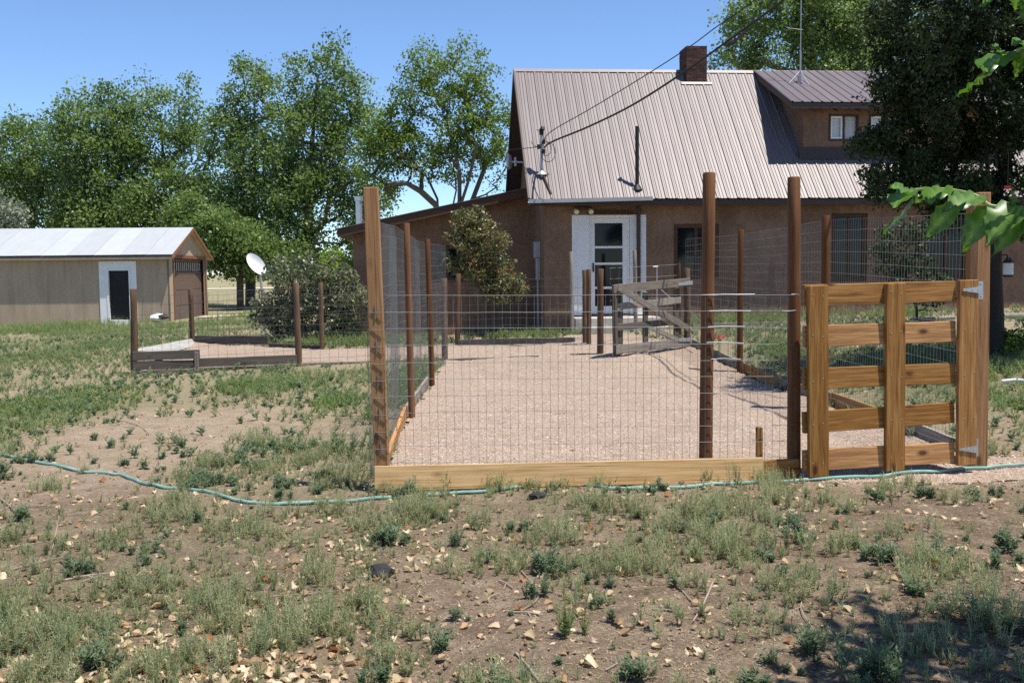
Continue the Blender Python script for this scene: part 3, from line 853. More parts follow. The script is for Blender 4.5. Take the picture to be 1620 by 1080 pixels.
for sgn in (0,):
    mb = MB(); mb.prism([(c0.x - .12, VR - .40, zroof(VR - .40) + .03), (c1.x + .12, VR - .40, zroof(VR - .40) + .03), (c1.x + .12, VR - .36, zroof(VR - .36) + .05), (c0.x - .12, VR - .36, zroof(VR - .36) + .05)], (0, 0, .008)); hpart(mb, 'chimney_flashing', MATS['roof_brown'])
# stove pipe, service mast, antenna, meter, flood lamp, wall pipe
def on_roof(px, py):
    v = 0.0
    for _ in range(60):
        p = LP(px, py, v); v += (p.z - zroof(v)) / SL * .5
    return LP(px, py, v)
sp = on_roof(1008, 297)
mb = MB(); mb.tube([(sp.x, sp.y, sp.z - .05), (sp.x, sp.y, LP(1008, 200, sp.y).z)], .042, 14); mb.tube([(sp.x, sp.y, sp.z - .05), (sp.x, sp.y, sp.z + .07)], [.12, .05], 14); hpart(mb, 'stove_pipe', MATS['black_pipe'], smooth=True)
wp = LP(1010, 330, -.05); mb = MB(); mb.tube([(wp.x, -.06, ZW), (wp.x, -.06, z0 + .3)], .045, 12); hpart(mb, 'wall_pipe', MATS['brown_pipe'], smooth=True)
mp = on_roof(857, 278); mtop = LP(857, 205, mp.y).z
mb = MB(); mb.tube([(mp.x, mp.y, mp.z - .1), (mp.x, mp.y, mtop - .1)], .032, 10); mast = hpart(mb, 'service_mast', MATS['grey_metal'], smooth=True)
mb = MB(); mb.tube([(mp.x, mp.y, mtop - .12), (mp.x, mp.y, mtop - .02), (mp.x + .02, mp.y - .06, mtop + .02), (mp.x + .02, mp.y - .12, mtop - .03)], [.045, .055, .05, .03], 10); hsub(mb, 'weatherhead', MATS['black_pipe'], mast, smooth=True)
for dz_, dx_ in ((-.38, -.07), (-.27, .05), (-.48, .05)):
    mb = MB(); mb.tube([(mp.x, mp.y, mtop + dz_), (mp.x + dx_, mp.y - .05, mtop + dz_)], .022, 8); mb.tube([(mp.x + dx_, mp.y - .05, mtop + dz_ - .05), (mp.x + dx_, mp.y - .05, mtop + dz_ + .05)], .03, 8); hsub(mb, 'insulator', MATS['black_pipe'], mast)
mb = MB(); mb.tube([(mp.x, mp.y, mp.z + .02), (mp.x, mp.y, mp.z + .1)], [.12, .05], 10); hsub(mb, 'roof_boot', MATS['grey_metal'], mast)
for k, (dx_, dz_, rr_) in enumerate(((.09, -.42, .12), (.14, -.5, .16), (-.1, -.2, .14))):
    pts = [(mp.x + dx_ + rr_ * math.cos(a_), mp.y - .06, mtop + dz_ + rr_ * 1.3 * math.sin(a_)) for a_ in [x * .35 for x in range(-8, 6)]]
    mb = MB(); mb.tube(pts, .007, 5); hsub(mb, 'drip_loop', MATS['cable'], mast)
pa = on_roof(866, 299); pb = on_roof(872, 309)
mb = MB(); mb.tube([(mp.x + .02, mp.y - .02, mp.z + .05), (pb.x, pb.y, pb.z + .03)], .02, 6); hsub(mb, 'mast_brace', MATS['brown_pipe'], mast)
# antenna on the dormer
av = VR - .5
for _ in range(60):
    p = LP(1266, 132, av); av += (p.z - zd(av)) / dsl * .4
ap = LP(1266, 132, av); atop = LP(1266, -40, av).z
mb = MB(); mb.tube([(ap.x, ap.y, ap.z - .02), (ap.x, ap.y, ap.z + .75)], .02, 8); mb.tube([(ap.x, ap.y, ap.z + .75), (ap.x, ap.y, atop)], .012, 8); mb.tube([(ap.x, ap.y, ap.z), (ap.x, ap.y, ap.z + .16)], .06, 8)
ant = hpart(mb, 'antenna_mast', MATS['grey_metal'], smooth=True)
for (dx_, dv_) in ((-.32, -.12), (.12, -.25), (.05, .3)):
    mb = MB(); mb.tube([(ap.x, ap.y, ap.z + .3), (ap.x + dx_, ap.y + dv_, zd(ap.y + dv_) + .03)], .007, 6); hsub(mb, 'tripod_leg', MATS['grey_metal'], ant)
mb = MB(); zb_ = LP(1260, 46, av).z; mb.tube([(ap.x - .33, ap.y, zb_ + .02), (ap.x + .05, ap.y, zb_ - .02)], .006, 6); hsub(mb, 'crossbar', MATS['grey_metal'], ant)
# meter box on the gable side
m0 = LP(856, 382, .75); m1 = LP(856, 408, .75)
mb = MB(); mb.box((-.14, .62, m1.z), (-.002, .95, m0.z)); mb.box((-.10, .66, m1.z - .5), (-.003, .9, m1.z)); mtr = hpart(mb, 'meter_box', MATS['grey_metal'], bevel=.012)
mb = MB(); mb.tube([(-.05, .78, m1.z - .5), (-.05, .78, .1)], .03, 8); hsub(mb, 'conduit', MATS['grey_metal'], mtr)
fp = LP(925, 331, -.1)
mb = MB(); mb.box((fp.x - .18, -.05, fp.z - .02), (fp.x + .16, 0, fp.z + .06)); flood = hpart(mb, 'flood_lamp', MATS['window_wood'], bevel=.01)
for dx_ in (-.2, .12):
    mb = MB(); c_ = Vector((fp.x + dx_, -.1, fp.z - .02)); mb.tube([c_ + Vector((0, .08, .03)), c_ + Vector((0, .02, .01)), c_ + Vector((.01, -.05, -.03)), c_ + Vector((.012, -.085, -.05))], [.02, .04, .062, .05], 12); hsub(mb, 'bulb', MATS['bulb_cream'], flood, smooth=True)
mb = MB(); mb.box((D_[0] + .35, -.04, D_[3] + .002), (D_[1] - .3, -.0005, D_[3] + .1)); hpart(mb, 'lintel', MATS['window_wood'])

# small white antenna dish on the gable
gdp = LP(806, 256, 2.2)
gd = empty('gable_antenna', HM @ Vector((gdp.x, 2.2, gdp.z)), HY, 'small white round antenna fixed to the dark gable wall', 'antenna')
gm = WM[gd.name]
mb = MB(); mb.tube([(0, -.03, 0), (0, -.02, 0), (0, .02, 0), (0, .05, 0)], [.08, .17, .19, .12], 18); mb.build('dish', MATS['dish_white'], gd, gm @ Matrix.Rotation(math.radians(70), 4, 'Z'), smooth=True)
mb = MB(); mb.tube([(.03, 0, 0), (-gdp.x - .01, 0, -.02)], .02, 8); mb.tube([(.14, 0, -.1), (.14, 0, .1)], .03, 8); mb.build('bracket', MATS['dish_white'], gd, gm)

# ------------------------------------------------------------------ the outbuilding
GO = W(270, 507, 36.0); GYAW = math.radians(3.5)
GA = empty('tan_garage', (GO.x, GO.y, GO.z), GYAW, 'low tan garage with pale metal roof and white framed door', 'garage')
GM = WM[GA.name]; GI = GM.inverted()
def gpart(mb, name, mat, parent=None, **kw): return mb.build(name, mat, parent or GA, GM, **kw)
GD = 5.6; ge = LP(268, 405, -.25, GI); gr = LP(304, 360.5, GD / 2, GI); gze = ge.z; gzr = gr.z; GUL = -12.0; GOV = .22
gs = (gzr - gze) / (GD / 2 + .25)
def gz(v): return gze + (min(v, GD - v) + .25) * gs
do_ = rect(158, 413, 217, 514, 0, GI); di_ = rect(173, 428, 205, 506, 0, GI)
gw = gz(0) - .08
u = 0.0; pw = .61
while u > GUL:
    a, b = max(GUL, u - pw), u
    mb = MB()
    wall_cells(mb, a + .002, b - .002, -.15, gw, [(do_[0], do_[1], do_[2] - .2, do_[3])], 0, .05)
    if mb.v: gpart(mb, 'siding_board', MATS['siding_tan'], bevel=.002)
    u -= pw
mb = MB(); wall_cells(mb, GUL, -.01, -.15, gw - .01, [(do_[0], do_[1], do_[2] - .2, do_[3])], .02, .15); mb.box((GUL, GD - .15, -.15), (-.01, GD, gw)); mb.box((GUL, .15, -.15), (GUL + .15, GD - .15, gw)); gpart(mb, 'wall_core', MATS['dark_trim'])
mb = MB()
for (a, b, c, d) in ((do_[0], di_[0], do_[2], do_[3]), (di_[1], do_[1], do_[2], do_[3]), (di_[0], di_[1], di_[3], do_[3]), (di_[0], di_[1], do_[2], di_[2])): mb.box((a, -.03, c), (b, .14, d))
dfr = gpart(mb, 'door_frame', MATS['white_paint'], bevel=.004)
mb = MB(); e_ = .07
for (a, b, c, d) in ((di_[0] - e_, di_[0] + .001, di_[2], di_[3] + e_), (di_[1] - .001, di_[1] + e_, di_[2], di_[3] + e_), (di_[0], di_[1], di_[3] - .001, di_[3] + e_)): mb.box((a, -.045, c), (b, -.031, d))
gpart(mb, 'door_stop', MATS['white_paint'], dfr)
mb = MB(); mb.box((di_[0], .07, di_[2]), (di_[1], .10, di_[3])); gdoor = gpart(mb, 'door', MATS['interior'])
# gable end, facing the drive
go0, go1 = .62, GD - .35; goz = LP(300, 407.5, GD / 2, GI).z - .05
mb = MB()
mb.box((-.06, .0, -.15), (.0, go0, gw)); mb.box((-.06, go1, -.15), (.0, GD, gw)); mb.box((-.06, go0, goz), (0, go1, gw))
mb.prism([(-.06, 0, gw), (-.06, GD, gw), (-.06, GD / 2, gzr - .12)], (.06, 0, 0)); gpart(mb, 'gable_wall', MATS['siding_tan'])
mb = MB(); mb.box((.0, go0 - .12, -.15), (.03, go0, goz + .12)); mb.box((.0, go1, -.15), (.03, go1 + .12, goz + .12)); mb.box((.0, go0, goz), (.03, go1, goz + .12)); gpart(mb, 'door_trim', MATS['rust_trim'])
mb = MB(); mb.box((-.062, 0, -.15), (.006, .1, gw)); mb.box((-.062, GD - .1, -.15), (.006, GD, gw)); gpart(mb, 'corner_trim', MATS['siding_tan'])
gdr = None
for k in range(4):
    zz0 = -.1 + k * (goz + .1) / 4; zz1 = zz0 + (goz + .1) / 4 - .015
    mb = MB()
    if k < 3: mb.box((-.20, go0, zz0), (-.15, go1, zz1))
    else: mb.box((-.20, go0, zz0), (-.15, go1, zz0 + .09)); mb.box((-.20, go0, zz1 - .09), (-.15, go1, zz1)); mb.box((-.22, go0, zz0 + .09), (-.20, go1, zz1 - .09))
    s_ = gpart(mb, 'door_section', MATS['garage_door'], bevel=.004)
    if k == 3:
        npn = 8; wdt = (go1 - go0) / npn
        for j in range(npn):
            y0 = go0 + j * wdt + .06
            mb = MB(); mb.box((-.199, y0, zz0 + .10), (-.165, y0 + wdt - .12, zz1 - .10)); gpart(mb, 'pane', MATS['window_glass'], s_)
            mb = MB(); mb.box((-.164, y0 + .06, zz0 + .12), (-.155, y0 + .12, zz1 - .12)); mb.box((-.164, y0 + wdt - .26, zz0 + .12), (-.155, y0 + wdt - .20, zz1 - .12)); gpart(mb, 'pane_pattern', MATS['pane_white'], s_)
        for j in range(npn - 1):
            y0 = go0 + (j + 1) * wdt; mb = MB(); mb.box((-.199, y0 - .06, zz0 + .09), (-.15, y0 + .06, zz1 - .09)); gpart(mb, 'stile', MATS['garage_door'], s_)
# roof sheets
u = GOV; k = 0
while u > GUL - .2:
    w_ = .92; mb = MB()
    dz_ = .003 * (k % 2)
    mb.prism([(u - w_ + .004, -.27, gz(-.02) - .02 + dz_), (u - w_ + .004, GD / 2, gzr + .02 + dz_), (u - w_ + .004, GD / 2, gzr + .004 + dz_), (u - w_ + .004, -.27, gz(-.02) - .036 + dz_)], (w_ - .006, 0, 0))
    gpart(mb, 'roof_sheet', MATS['roof_galv'])
    u -= w_; k += 1
mb = MB(); mb.prism([(GUL - .2, GD / 2, gzr + .02), (GUL - .2, GD + .27, gze - .0), (GUL - .2, GD + .27, gze - .02), (GUL - .2, GD / 2, gzr - .0)], (GOV - GUL + .2, 0, 0)); gpart(mb, 'rear_roof', MATS['roof_galv'])
mb = MB(); mb.prism([(GUL, -.25, gze - .025), (GUL, GD / 2, gzr - .003), (GUL, GD + .25, gze - .025), (GUL, GD + .25, gze - .10), (GUL, GD / 2, gzr - .10), (GUL, -.25, gze - .10)], (GOV - GUL - .02, 0, 0)); gpart(mb, 'roof_deck', MATS['siding_tan'])
mb = MB(); mb.prism([(GOV - .02, -.27, gze - .03), (GOV - .02, GD / 2, gzr - .004), (GOV - .02, GD + .27, gze - .03), (GOV - .02, GD + .27, gze - .14), (GOV - .02, GD / 2, gzr - .13), (GOV - .02, -.27, gze - .14)], (.03, 0, 0)); gpart(mb, 'rake_board', MATS['rust_trim'])
# ------------------------------------------------------------------ fences
def wire_mesh(name, path, rows, dv, r, mat, parent, sag=.006, skip=0.0, rng=None):
    """welded mesh along a path of (x, y, z_bottom, z_top); rows = heights as fractions"""
    P = [Vector((p[0], p[1], 0)) for p in path]
    seg = [(P[i + 1] - P[i]).length for i in range(len(P) - 1)]; tot = sum(seg)
    cum = np.concatenate([[0], np.cumsum(seg)])
    A = np.array(path, float)
    def at(s):
        return np.stack([np.interp(s, cum, A[:, k]) for k in range(4)], -1)
    V = []; F = []
    def prisms(a, b, ra):
        n = len(a); d = b - a; d = d / np.linalg.norm(d, axis=1)[:, None]
        up = np.tile(np.array([[0.31, .21, .93]]), (n, 1)); up[np.abs(d[:, 2]) > .8] = (1, 0.2, 0)
        u = np.cross(d, up); u /= np.linalg.norm(u, axis=1)[:, None]; w = np.cross(d, u)
        vs = []
        for p in (a, b):
            for k in range(3):
                t = 2 * math.pi * k / 3 + .4
                vs.append(p + (u * math.cos(t) + w * math.sin(t)) * ra)
        vs = np.stack(vs, 1)
        base = sum(len(x) for x in V)
        V.append(vs.reshape(-1, 3))
        f = np.array([(0, 1, 4, 3), (1, 2, 5, 4), (2, 0, 3, 5)])
        F.append((f[None] + (base + np.arange(n) * 6)[:, None, None]).reshape(-1, 4))
    s = np.arange(0.01, tot, dv)
    q = at(s)
    bow = (fbm(s * 1.1, s * 0 + 3.3, 5, 2) - .5) * sag * 2
    a = np.stack([q[:, 0] + bow, q[:, 1] + bow, q[:, 2]], 1); b = np.stack([q[:, 0] - bow, q[:, 1] - bow, q[:, 3]], 1)
    mid = (a + b) / 2 + np.stack([bow * 1.5, bow * 1.5, bow * 0], 1)
    prisms(a, mid, r); prisms(mid, b, r)
    for f_ in rows:
        ss = np.linspace(0, tot, max(8, int(tot / .25)))
        q = at(ss)
        z = q[:, 2] + (q[:, 3] - q[:, 2]) * f_ + (fbm(ss * 1.6, ss * 0 + f_ * 17, 8, 2) - .5) * sag * 2
        p = np.stack([q[:, 0], q[:, 1] - r * 1.6, z], 1)
        prisms(p[:-1], p[1:], r * 1.25)
    me_ = npmesh(name, np.concatenate(V), np.concatenate(F), mat)
    return nobj(name, me_, parent)
def ws(px, py, Y): return W(px, py, Y)
def lerp(a, b, t): return a + (b - a) * t
cN = (.15, -1, 0.0)
def sqpost(name, base, top, w, parent, mat, nrm=(.05, -1, 0)):
    return board(name, base, top, w, w, nrm, mat, parent)

# front run of the new pen
F1 = empty('wire_fence', W(606, 775, 7.24), 0, 'front wire fence of the new pen, from square corner post to gate', 'fence', 'wire fences of the new pen')
b_ = W(607, 782, 7.26); t_ = W(587, 297, 7.26); sqpost('corner_post', b_ - Vector((0, 0, .1)), t_, .104, F1, MATS['post_fir'])
round_post('post', W(1116, 745, 7.62), W(1122, 273, 7.62), .0485, MATS['treated'], F1)
round_post('post', W(1256, 760, 7.74), W(1256, 280, 7.74), .0485, MATS['treated'], F1)
bl0 = W(592, 757, 7.16); bl1 = W(1207, 742, 7.58)
board('base_board', bl0, bl1, .182, .04, (.13, -1, .16), MATS['pine'], F1)
board('base_board', W(1203, 745, 7.62), W(1264, 741, 7.66), .165, .04, (.13, -1, 0.05), MATS['cedar'], F1)  # shaded end of the board, its shade put into the darker wood colour
board('stake', W(1201, 740, 7.66), W(1201, 675, 7.66), .046, .04, (.1, -1, 0), MATS['cedar'], F1)
za = W(606, 737, 7.2).z; zb = W(606, 467, 7.2).z; zc = W(1256, 726, 7.70).z; zd2 = W(1256, 466, 7.70).z
fa = W(612, 600, 7.205); fb = W(1256, 600, 7.66)
wire_mesh('wire_mesh', [(fa.x, fa.y, za - .1, zb), (fb.x, fb.y, zc - .1, zd2)], [i / 11 for i in range(12)], .060, .0017, MATS['wire'], F1, .008)
mb = MB()
for k in range(10):     # staples and cut wire ends
    zz_ = za - .0 + (zb - za) * k / 10.0
    p = lerp(b_, t_, (zz_ - b_.z) / (t_.z - b_.z)) + Vector((.0, -.056, 0))
    mb.tube([p + Vector((-.035, 0, 0)), p + Vector((.06, -.005, 0))], .003, 5)
    if k % 2: mb.tube([p + Vector((0, -.001, -.05)), p + Vector((0, -.001, .06))], .004, 5)
tag(mb.build('staple', MATS['wire'], F1), kind='stuff')
mb = MB()
for k, (py, x0, x1) in enumerate(((466, 1108, 1194), (491, 1121, 1188), (517, 1120, 1178), (542, 1118, 1176), (568, 1125, 1172), (491, 1237, 1262), (466, 1252, 1268))):
    a = W(x0, py + random.uniform(-1, 1), 7.56); c = W(x1, py + random.uniform(-1, 1), 7.6); mb.tube([a, lerp(a, c, .4) + Vector((0, -.004, random.uniform(-.006, .006))), c], .0032, 5)
tag(mb.build('wire_end', MATS['galv'], F1), kind='stuff')

# left run
F2 = empty('wire_fence', W(652, 662, 11.1), 0, 'tall wire fence with two slim brown posts, between corner post and old fence', 'fence', 'wire fences of the new pen')
round_post('post', W(652, 668, 11.1), W(643, 353, 11.1), .036, MATS['treated'], F2)
round_post('post', W(684, 618, 14.0), W(676, 378, 14.0), .037, MATS['treated'], F2)
def gp(p, dz=0.0): return Vector((p[0], p[1], float(zgrav(np.array([p[0]]), np.array([p[1]]))[0]) + dz))
board('base_board', Vector((P_FL[0] + .03, P_FL[1] + .06, 0)) + Vector((0, 0, z1(*P_FL) + .06)), gp(P_L1, .06) - Vector((.05, 0, 0)), .14, .035, (1, .05, 0), MATS['cedar'], F2)
board('base_board', gp(P_L1, .055) - Vector((.05, -.02, 0)), gp(P_L2, .06) - Vector((.05, 0, 0)), .14, .035, (1, 0, 0), MATS['weathered'], F2)
pl = []
for (px, py0, py1, D, off) in ((598, 770, 347, 7.30, -.05), (640, 662, 358, 11.1, -.06), (674, 612, 382, 14.0, -.06), (708, 568, 390, 17.1, 0)):
    a = W(px, py0, D); b = W(px, py1, D); pl.append((a.x + off, a.y, a.z - .02, b.z))
wire_mesh('wire_mesh', pl, [i / 18 for i in range(19)], .058, .0013, MATS['wire'], F2, .01)
for (i0, t0, t1) in ((0, .62, .98), (1, .72, .97)):     # overlapped fine netting beside the posts
    a = np.array(pl[i0]); b = np.array(pl[i0 + 1])
    p0 = a + (b - a) * t0; p1 = a + (b - a) * t1
    p0[2] = p0[3] - 1.7; p1[2] = p1[3] - 1.7; p0[3] -= .12; p1[3] -= .12; p0[0] += .012; p1[0] += .012
    wire_mesh('netting', [tuple(p0), tuple(p1)], [i / 46 for i in range(47)], .030, .0006, MATS['wire'], F2, .004)

# right run
F3 = empty('wire_fence', W(1550, 740, 8.05), 0, 'tall wire fence from the hinge post back to the old gate', 'fence', 'wire fences of the new pen')
sqpost('gate_post', W(1547, 748, 8.06) - Vector((0, 0, .1)), W(1552, 305, 8.06), .108, F3, MATS['post_fir'], (.06, -1, 0))
sqpost('gate_post', W(1541, 740, 8.18) - Vector((0, 0, .1)), W(1542, 322, 8.18), .10, F3, MATS['cedar'], (.06, -1, 0))
round_post('post', W(1303, 648, 11.2), W(1307, 341, 11.2), .047, MATS['treated'], F3)
round_post('post', W(1170, 592, 15.1), W(1172, 363, 15.1), .042, MATS['treated'], F3)
rp = [P_GR, P_R1, P_R2, P_H]
for i, (a, b) in enumerate(((P_GR, lerp(Vector(P_GR), Vector(P_R1), .5)), (lerp(Vector(P_GR), Vector(P_R1), .5), P_R1), (P_R1, lerp(Vector(P_R1), Vector(P_R2), .52)), (lerp(Vector(P_R1), Vector(P_R2), .52), P_R2), (P_R2, P_H))):
    board('base_board', gp(a, .055) + Vector((.06, .02, 0)), gp(b, .055) + Vector((.06, -.02, 0)), .15, .036, (-1, .05, .1), MATS['cedar' if i % 2 else 'weathered'], F3, .004)
pl = []
for (px, py0, py1, D, off) in ((1536, 735, 337, 8.15, 0), (1300, 640, 348, 11.2, .05), (1172, 586, 370, 15.1, .05), (1084, 547, 379, 16.95, 0)):
    a = W(px, py0, D); b = W(px, py1, D); pl.append((a.x + off, a.y, a.z - .02, b.z))
wire_mesh('wire_mesh', pl, [i / 18 for i in range(19)], .058, .0015, MATS['wire'], F3, .012)

# the new board gate
GT = empty('board_gate', W(1400, 745, 7.8), 0, 'new cedar board gate with three uprights and five rails', 'gate')
def dg_(px): return 7.58 + (px - 1272) / (1545 - 1272) * .36
ga_ = W(1272, 600, 7.58); gb_ = W(1545, 600, 7.94)
gd_ = (gb_ - ga_); gd_.z = 0; gd_.normalize(); gn = Vector((gd_.y, -gd_.x, 0)); gn = (gn + Vector((0, 0, .05))).normalized()
def gpt(px, py, off=0.0): return W(px, py, dg_(px)) + gn * off
for (xa, ya0, ya1, xb, yb0, yb1) in ((1271, 450, 485, 1510, 443, 478), (1271, 515, 549, 1510, 507, 541), (1270, 582, 617, 1510, 572, 607), (1270, 651, 686, 1508, 634, 670), (1270, 711, 746, 1508, 697, 733)):
    a = gpt(xa, (ya0 + ya1) / 2); b = gpt(xb, (yb0 + yb1) / 2)
    board('rail', a, b, .163, .036, gn, MATS['cedar'], GT, .002)
for (xt, yt, xb, yb, w) in ((1288, 452, 1290, 752, .168), (1411, 448, 1410, 743, .168), (1526, 443, 1523, 734, .172)):
    board('upright', gpt(xb, yb, .0385), gpt(xt, yt, .0385), w, .038, gn, MATS['cedar'], GT, .002)
for xs_ in (1288, 1411, 1526):
    mb = MB()
    for yy_ in (468, 532, 600, 668, 729):
        for k_ in (-8, 8):
            c = gpt(xs_ + k_, yy_ - (xs_ - 1288) * .04 + random.uniform(-3, 3), .0575); mb.tube([c, c + gn * .002], .0045, 8)
    tag(mb.build('screw_heads', MATS['grey_metal'], GT), kind='stuff')
for (xs, xe, ys, px0, px1, py0, py1) in ((1515, 1545, 459, 1545, 1555, 445, 473), (1509, 1538, 709, 1538, 1547, 693, 721)):
    mb = MB()
    o1 = .062
    tri = [gpt(xs, ys - 1.5, o1), gpt(xs, ys + 1.5, o1), gpt(xe, ys + 6, o1), gpt(xe, ys - 6, o1)]
    mb.prism(tri, gn * .004)
    hg = mb.build('hinge', MATS['galv'], GT); mb = MB()
    pp = [W(px0, py0, 7.985), W(px0, py1, 7.985), W(px1, py1, 7.99), W(px1, py0, 7.99)]
    mb.prism(pp, gn * .005); mb.tube([W(px0, py0, 7.975), W(px0, py1, 7.975)], .009, 8)
    mb.build('hinge_plate', MATS['galv'], hg)
    mb = MB()
    for t in (.2, .5, .8):
        c = lerp(gpt(xs, ys, o1 + .004), gpt(xe, ys, o1 + .004), t); mb.tube([c, c + gn * .004], .006, 8)
    for (fx, fy) in ((.65, .15), (.65, .5), (.65, .85)):
        c = W(px0 + (px1 - px0) * fx, py0 + (py1 - py0) * fy, 7.982); mb.tube([c, c + gn * .01], .006, 8)
    tag(mb.build('screw', MATS['grey_metal'], hg), kind='stuff')

# old garden fence: front line
F4 = empty('old_wire_fence', W(213, 590, 16.3), 0, 'low old wire fence with grey planks, facing the bare dirt patch', 'fence', 'old garden fences')
for (xt, yt, xb, yb, D, r) in ((211, 457, 213, 594, 16.3, .055), (468, 447, 473, 580, 16.8, .053), (703, 440, 704, 574, 17.2, .052)):
    round_post('post', W(xb, yb, D), W(xt, yt, D), r, MATS['old_post'], F4, 10, .12)
def pboard(nm, x0, ya, yb, D0, x1, yc, yd, D1, mat, parent, nrm=(.05, -1, 0), t=.035, rough=.004):
    a = W(x0, (ya + yb) / 2, D0); b = W(x1, (yc + yd) / 2, D1); w = ((yb - ya) * D0 + (yd - yc) * D1) / 2 / FPX
    return board(nm, a, b, w, t, nrm, MATS[mat], parent, rough)
pboard('plank', 210, 556, 570, 16.2, 316, 553, 567, 16.35, 'old_dark', F4)
pboard('plank', 210, 571, 585, 16.2, 306, 569, 583, 16.35, 'old_dark', F4)
pboard('plank', 209, 586, 600, 16.2, 306, 584, 597, 16.35, 'old_dark', F4)
pboard('plank', 306, 567, 581, 16.4, 470, 561, 575, 16.75, 'old_dark', F4)
pboard('plank', 306, 582, 596, 16.4, 470, 576, 589, 16.75, 'old_dark', F4)
pboard('plank', 472, 574, 587, 16.78, 703, 568, 579, 17.2, 'weathered', F4)
pboard('stake', 308, 556, 598, 16.28, 314, 556, 598, 16.28, 'weathered', F4)
board('plank', W(706, 573, 17.15), W(852, 568, 16.55), .12, .04, (.1, -1, .15), MATS['weathered'], F4, .004)
pl = []
for (px, py0, py1, D) in ((213, 590, 470, 16.35), (340, 583, 462, 16.5), (470, 577, 456, 16.85), (590, 572, 452, 17.0), (704, 570, 447, 17.25)):
    a = W(px, py0, D); b = W(px, py1, D); pl.append((a.x, a.y, a.z - .05, b.z))
wire_mesh('wire_mesh', pl, [0, .12, .22, .32, .43, .54, .65, .77, .89, 1], .15, .0024, MATS['old_wire'], F4, .03)
# back line
F5 = empty('old_wire_fence', W(510, 553, 19.8), 0, 'low old wire fence behind the gravel strip, nearer the house', 'fence', 'old garden fences')
for (xt, yt, xb, yb, D, r) in ((301, 457, 305, 548, 21.5, .052), (507, 447, 510, 557, 19.8, .047), (725, 433, 724, 550, 19.2, .05), (924, 427, 925, 548, 17.9, .036), (931, 426, 932, 549, 17.7, .042)):
    round_post('post', W(xb, yb, D), W(xt, yt, D), r, MATS['old_post'], F5, 10, .12)
round_post('latch_post', W(950, 562, 16.1), W(950, 425, 16.1), .052, MATS['old_post'], F5, 10, .12)
pboard('plank', 309, 531, 544, 21.4, 424, 531, 545, 20.6, 'old_dark', F5)
pboard('plank', 426, 543, 551, 20.5, 510, 546, 555, 19.9, 'old_dark', F5)
pboard('plank', 726, 537, 546, 19.1, 910, 533, 543, 18.3, 'weathered', F5)
pl = []
for (px, py0, py1, D) in ((305, 540, 468, 21.45), (508, 552, 458, 19.85), (724, 546, 442, 19.25), (925, 543, 440, 17.95)):
    a = W(px, py0, D); b = W(px, py1, D); pl.append((a.x, a.y, a.z - .02, b.z))
wire_mesh('wire_mesh', pl, [0, .1, .2, .3, .4, .5, .62, .74, .87, 1], .15, .0024, MATS['old_wire'], F5, .03)
for (xt, yt, xb, yb) in ((903, 398, 905, 524), (1004, 396, 1006, 515)):
    pass
# side plank, painted pale
wp_ = board('white_plank', W(220, 560, 16.6), W(306, 542, 21.2), .19, .035, (1, -.25, .55), MATS['grey_white'])
tag(wp_, 'whitish plank lying along the end of the old garden pen', 'plank')
# stub posts by the doorstep
for i, (xt, yt, xb, yb, D, lab) in enumerate(((903, 398, 905, 526, 20.6, 'slim grey post standing left of the white house door'), (1004, 396, 1006, 518, 20.4, 'slim grey post standing right of the white house door'))):
    tag(round_post('garden_post', W(xb, yb, D), W(xt, yt, D), .04, MATS['weathered'], None, 9, .1), lab, 'post', 'garden posts by the doorstep')
tp = empty('metal_stake', W(1038, 540, 18.4), 0, 'thin metal stake with a short bar on top, behind the old gate', 'stake')
mb = MB(); mb.tube([W(1039, 545, 18.4), W(1039, 422, 18.4)], .012, 6); mb.build('stake_rod', MATS['grey_metal'], tp)
mb = MB(); mb.tube([W(1033, 422, 18.4), W(1041, 422, 18.4)], .014, 6); mb.build('stake_bar', MATS['grey_metal'], tp)
# panel of fence wires between latch posts and hinge post
F6 = empty('wire_fence', W(1020, 545, 18.2), 0, 'short wire panel behind the weathered gate, in front of the door', 'fence')
a = W(965, 540, 18.1); b = W(965, 424, 18.1); c = W(1074, 535, 18.3); d = W(1074, 418, 18.3)
wire_mesh('wire_mesh', [(a.x, a.y, a.z, b.z), (c.x, c.y, c.z, d.z)], [0, .14, .28, .42, .56, .7, .85, 1], .16, .0028, MATS['wire'], F6, .01)
round_post('post', W(1076, 542, 18.3), W(1074, 416, 18.3), .03, MATS['old_post'], F6, 9, .1)
# weathered gate, standing open
OG = empty('weathered_gate', W(1087, 549, 16.9), 0, 'weathered grey plank gate standing open on the gravel mound', 'gate')
round_post('hinge_post', W(1088, 556, 16.95), W(1086, 424, 16.95), .055, MATS['old_post'], OG, 10, .12)
def dO(px): return 15.6 + (px - 970) / (1088 - 970) * 1.25
oa = W(970, 500, 15.6); ob = W(1088, 500, 16.85); od = ob - oa; od.z = 0; od.normalize(); on = Vector((od.y, -od.x, 0))
def og(px, py, off=0.0): return W(px, py, dO(px)) + on * off
for (xa, ya, xb, yb, w, off, m_) in ((969, 457, 1089, 446, .135, .02, 'weathered'), (972, 486, 1078, 475, .11, -.02, 'weathered'), (972, 518, 1080, 508, .11, -.02, 'old_dark'), (972, 553, 1089, 540, .14, .02, 'weathered')):
    board('rail', og(xa, ya, off), og(xb, yb, off), w, .032, on, MATS[m_], OG, .006)
for (x, y0, y1, w, off) in ((982, 453, 561, .20, -.055), (1025, 462, 545, .12, -.055), (1074, 450, 541, .13, -.055)):
    board('upright', og(x, y1, off), og(x, y0, off), w, .03, on, MATS['old_dark'], OG, .005)
board('end_upright', og(974, 561, .0), og(972, 451, .0), .06, .07, on, MATS['old_dark'], OG, .003)
board('brace', og(974, 455, .055), og(1085, 519, .055), .10, .03, on, MATS['weathered'], OG, .005)
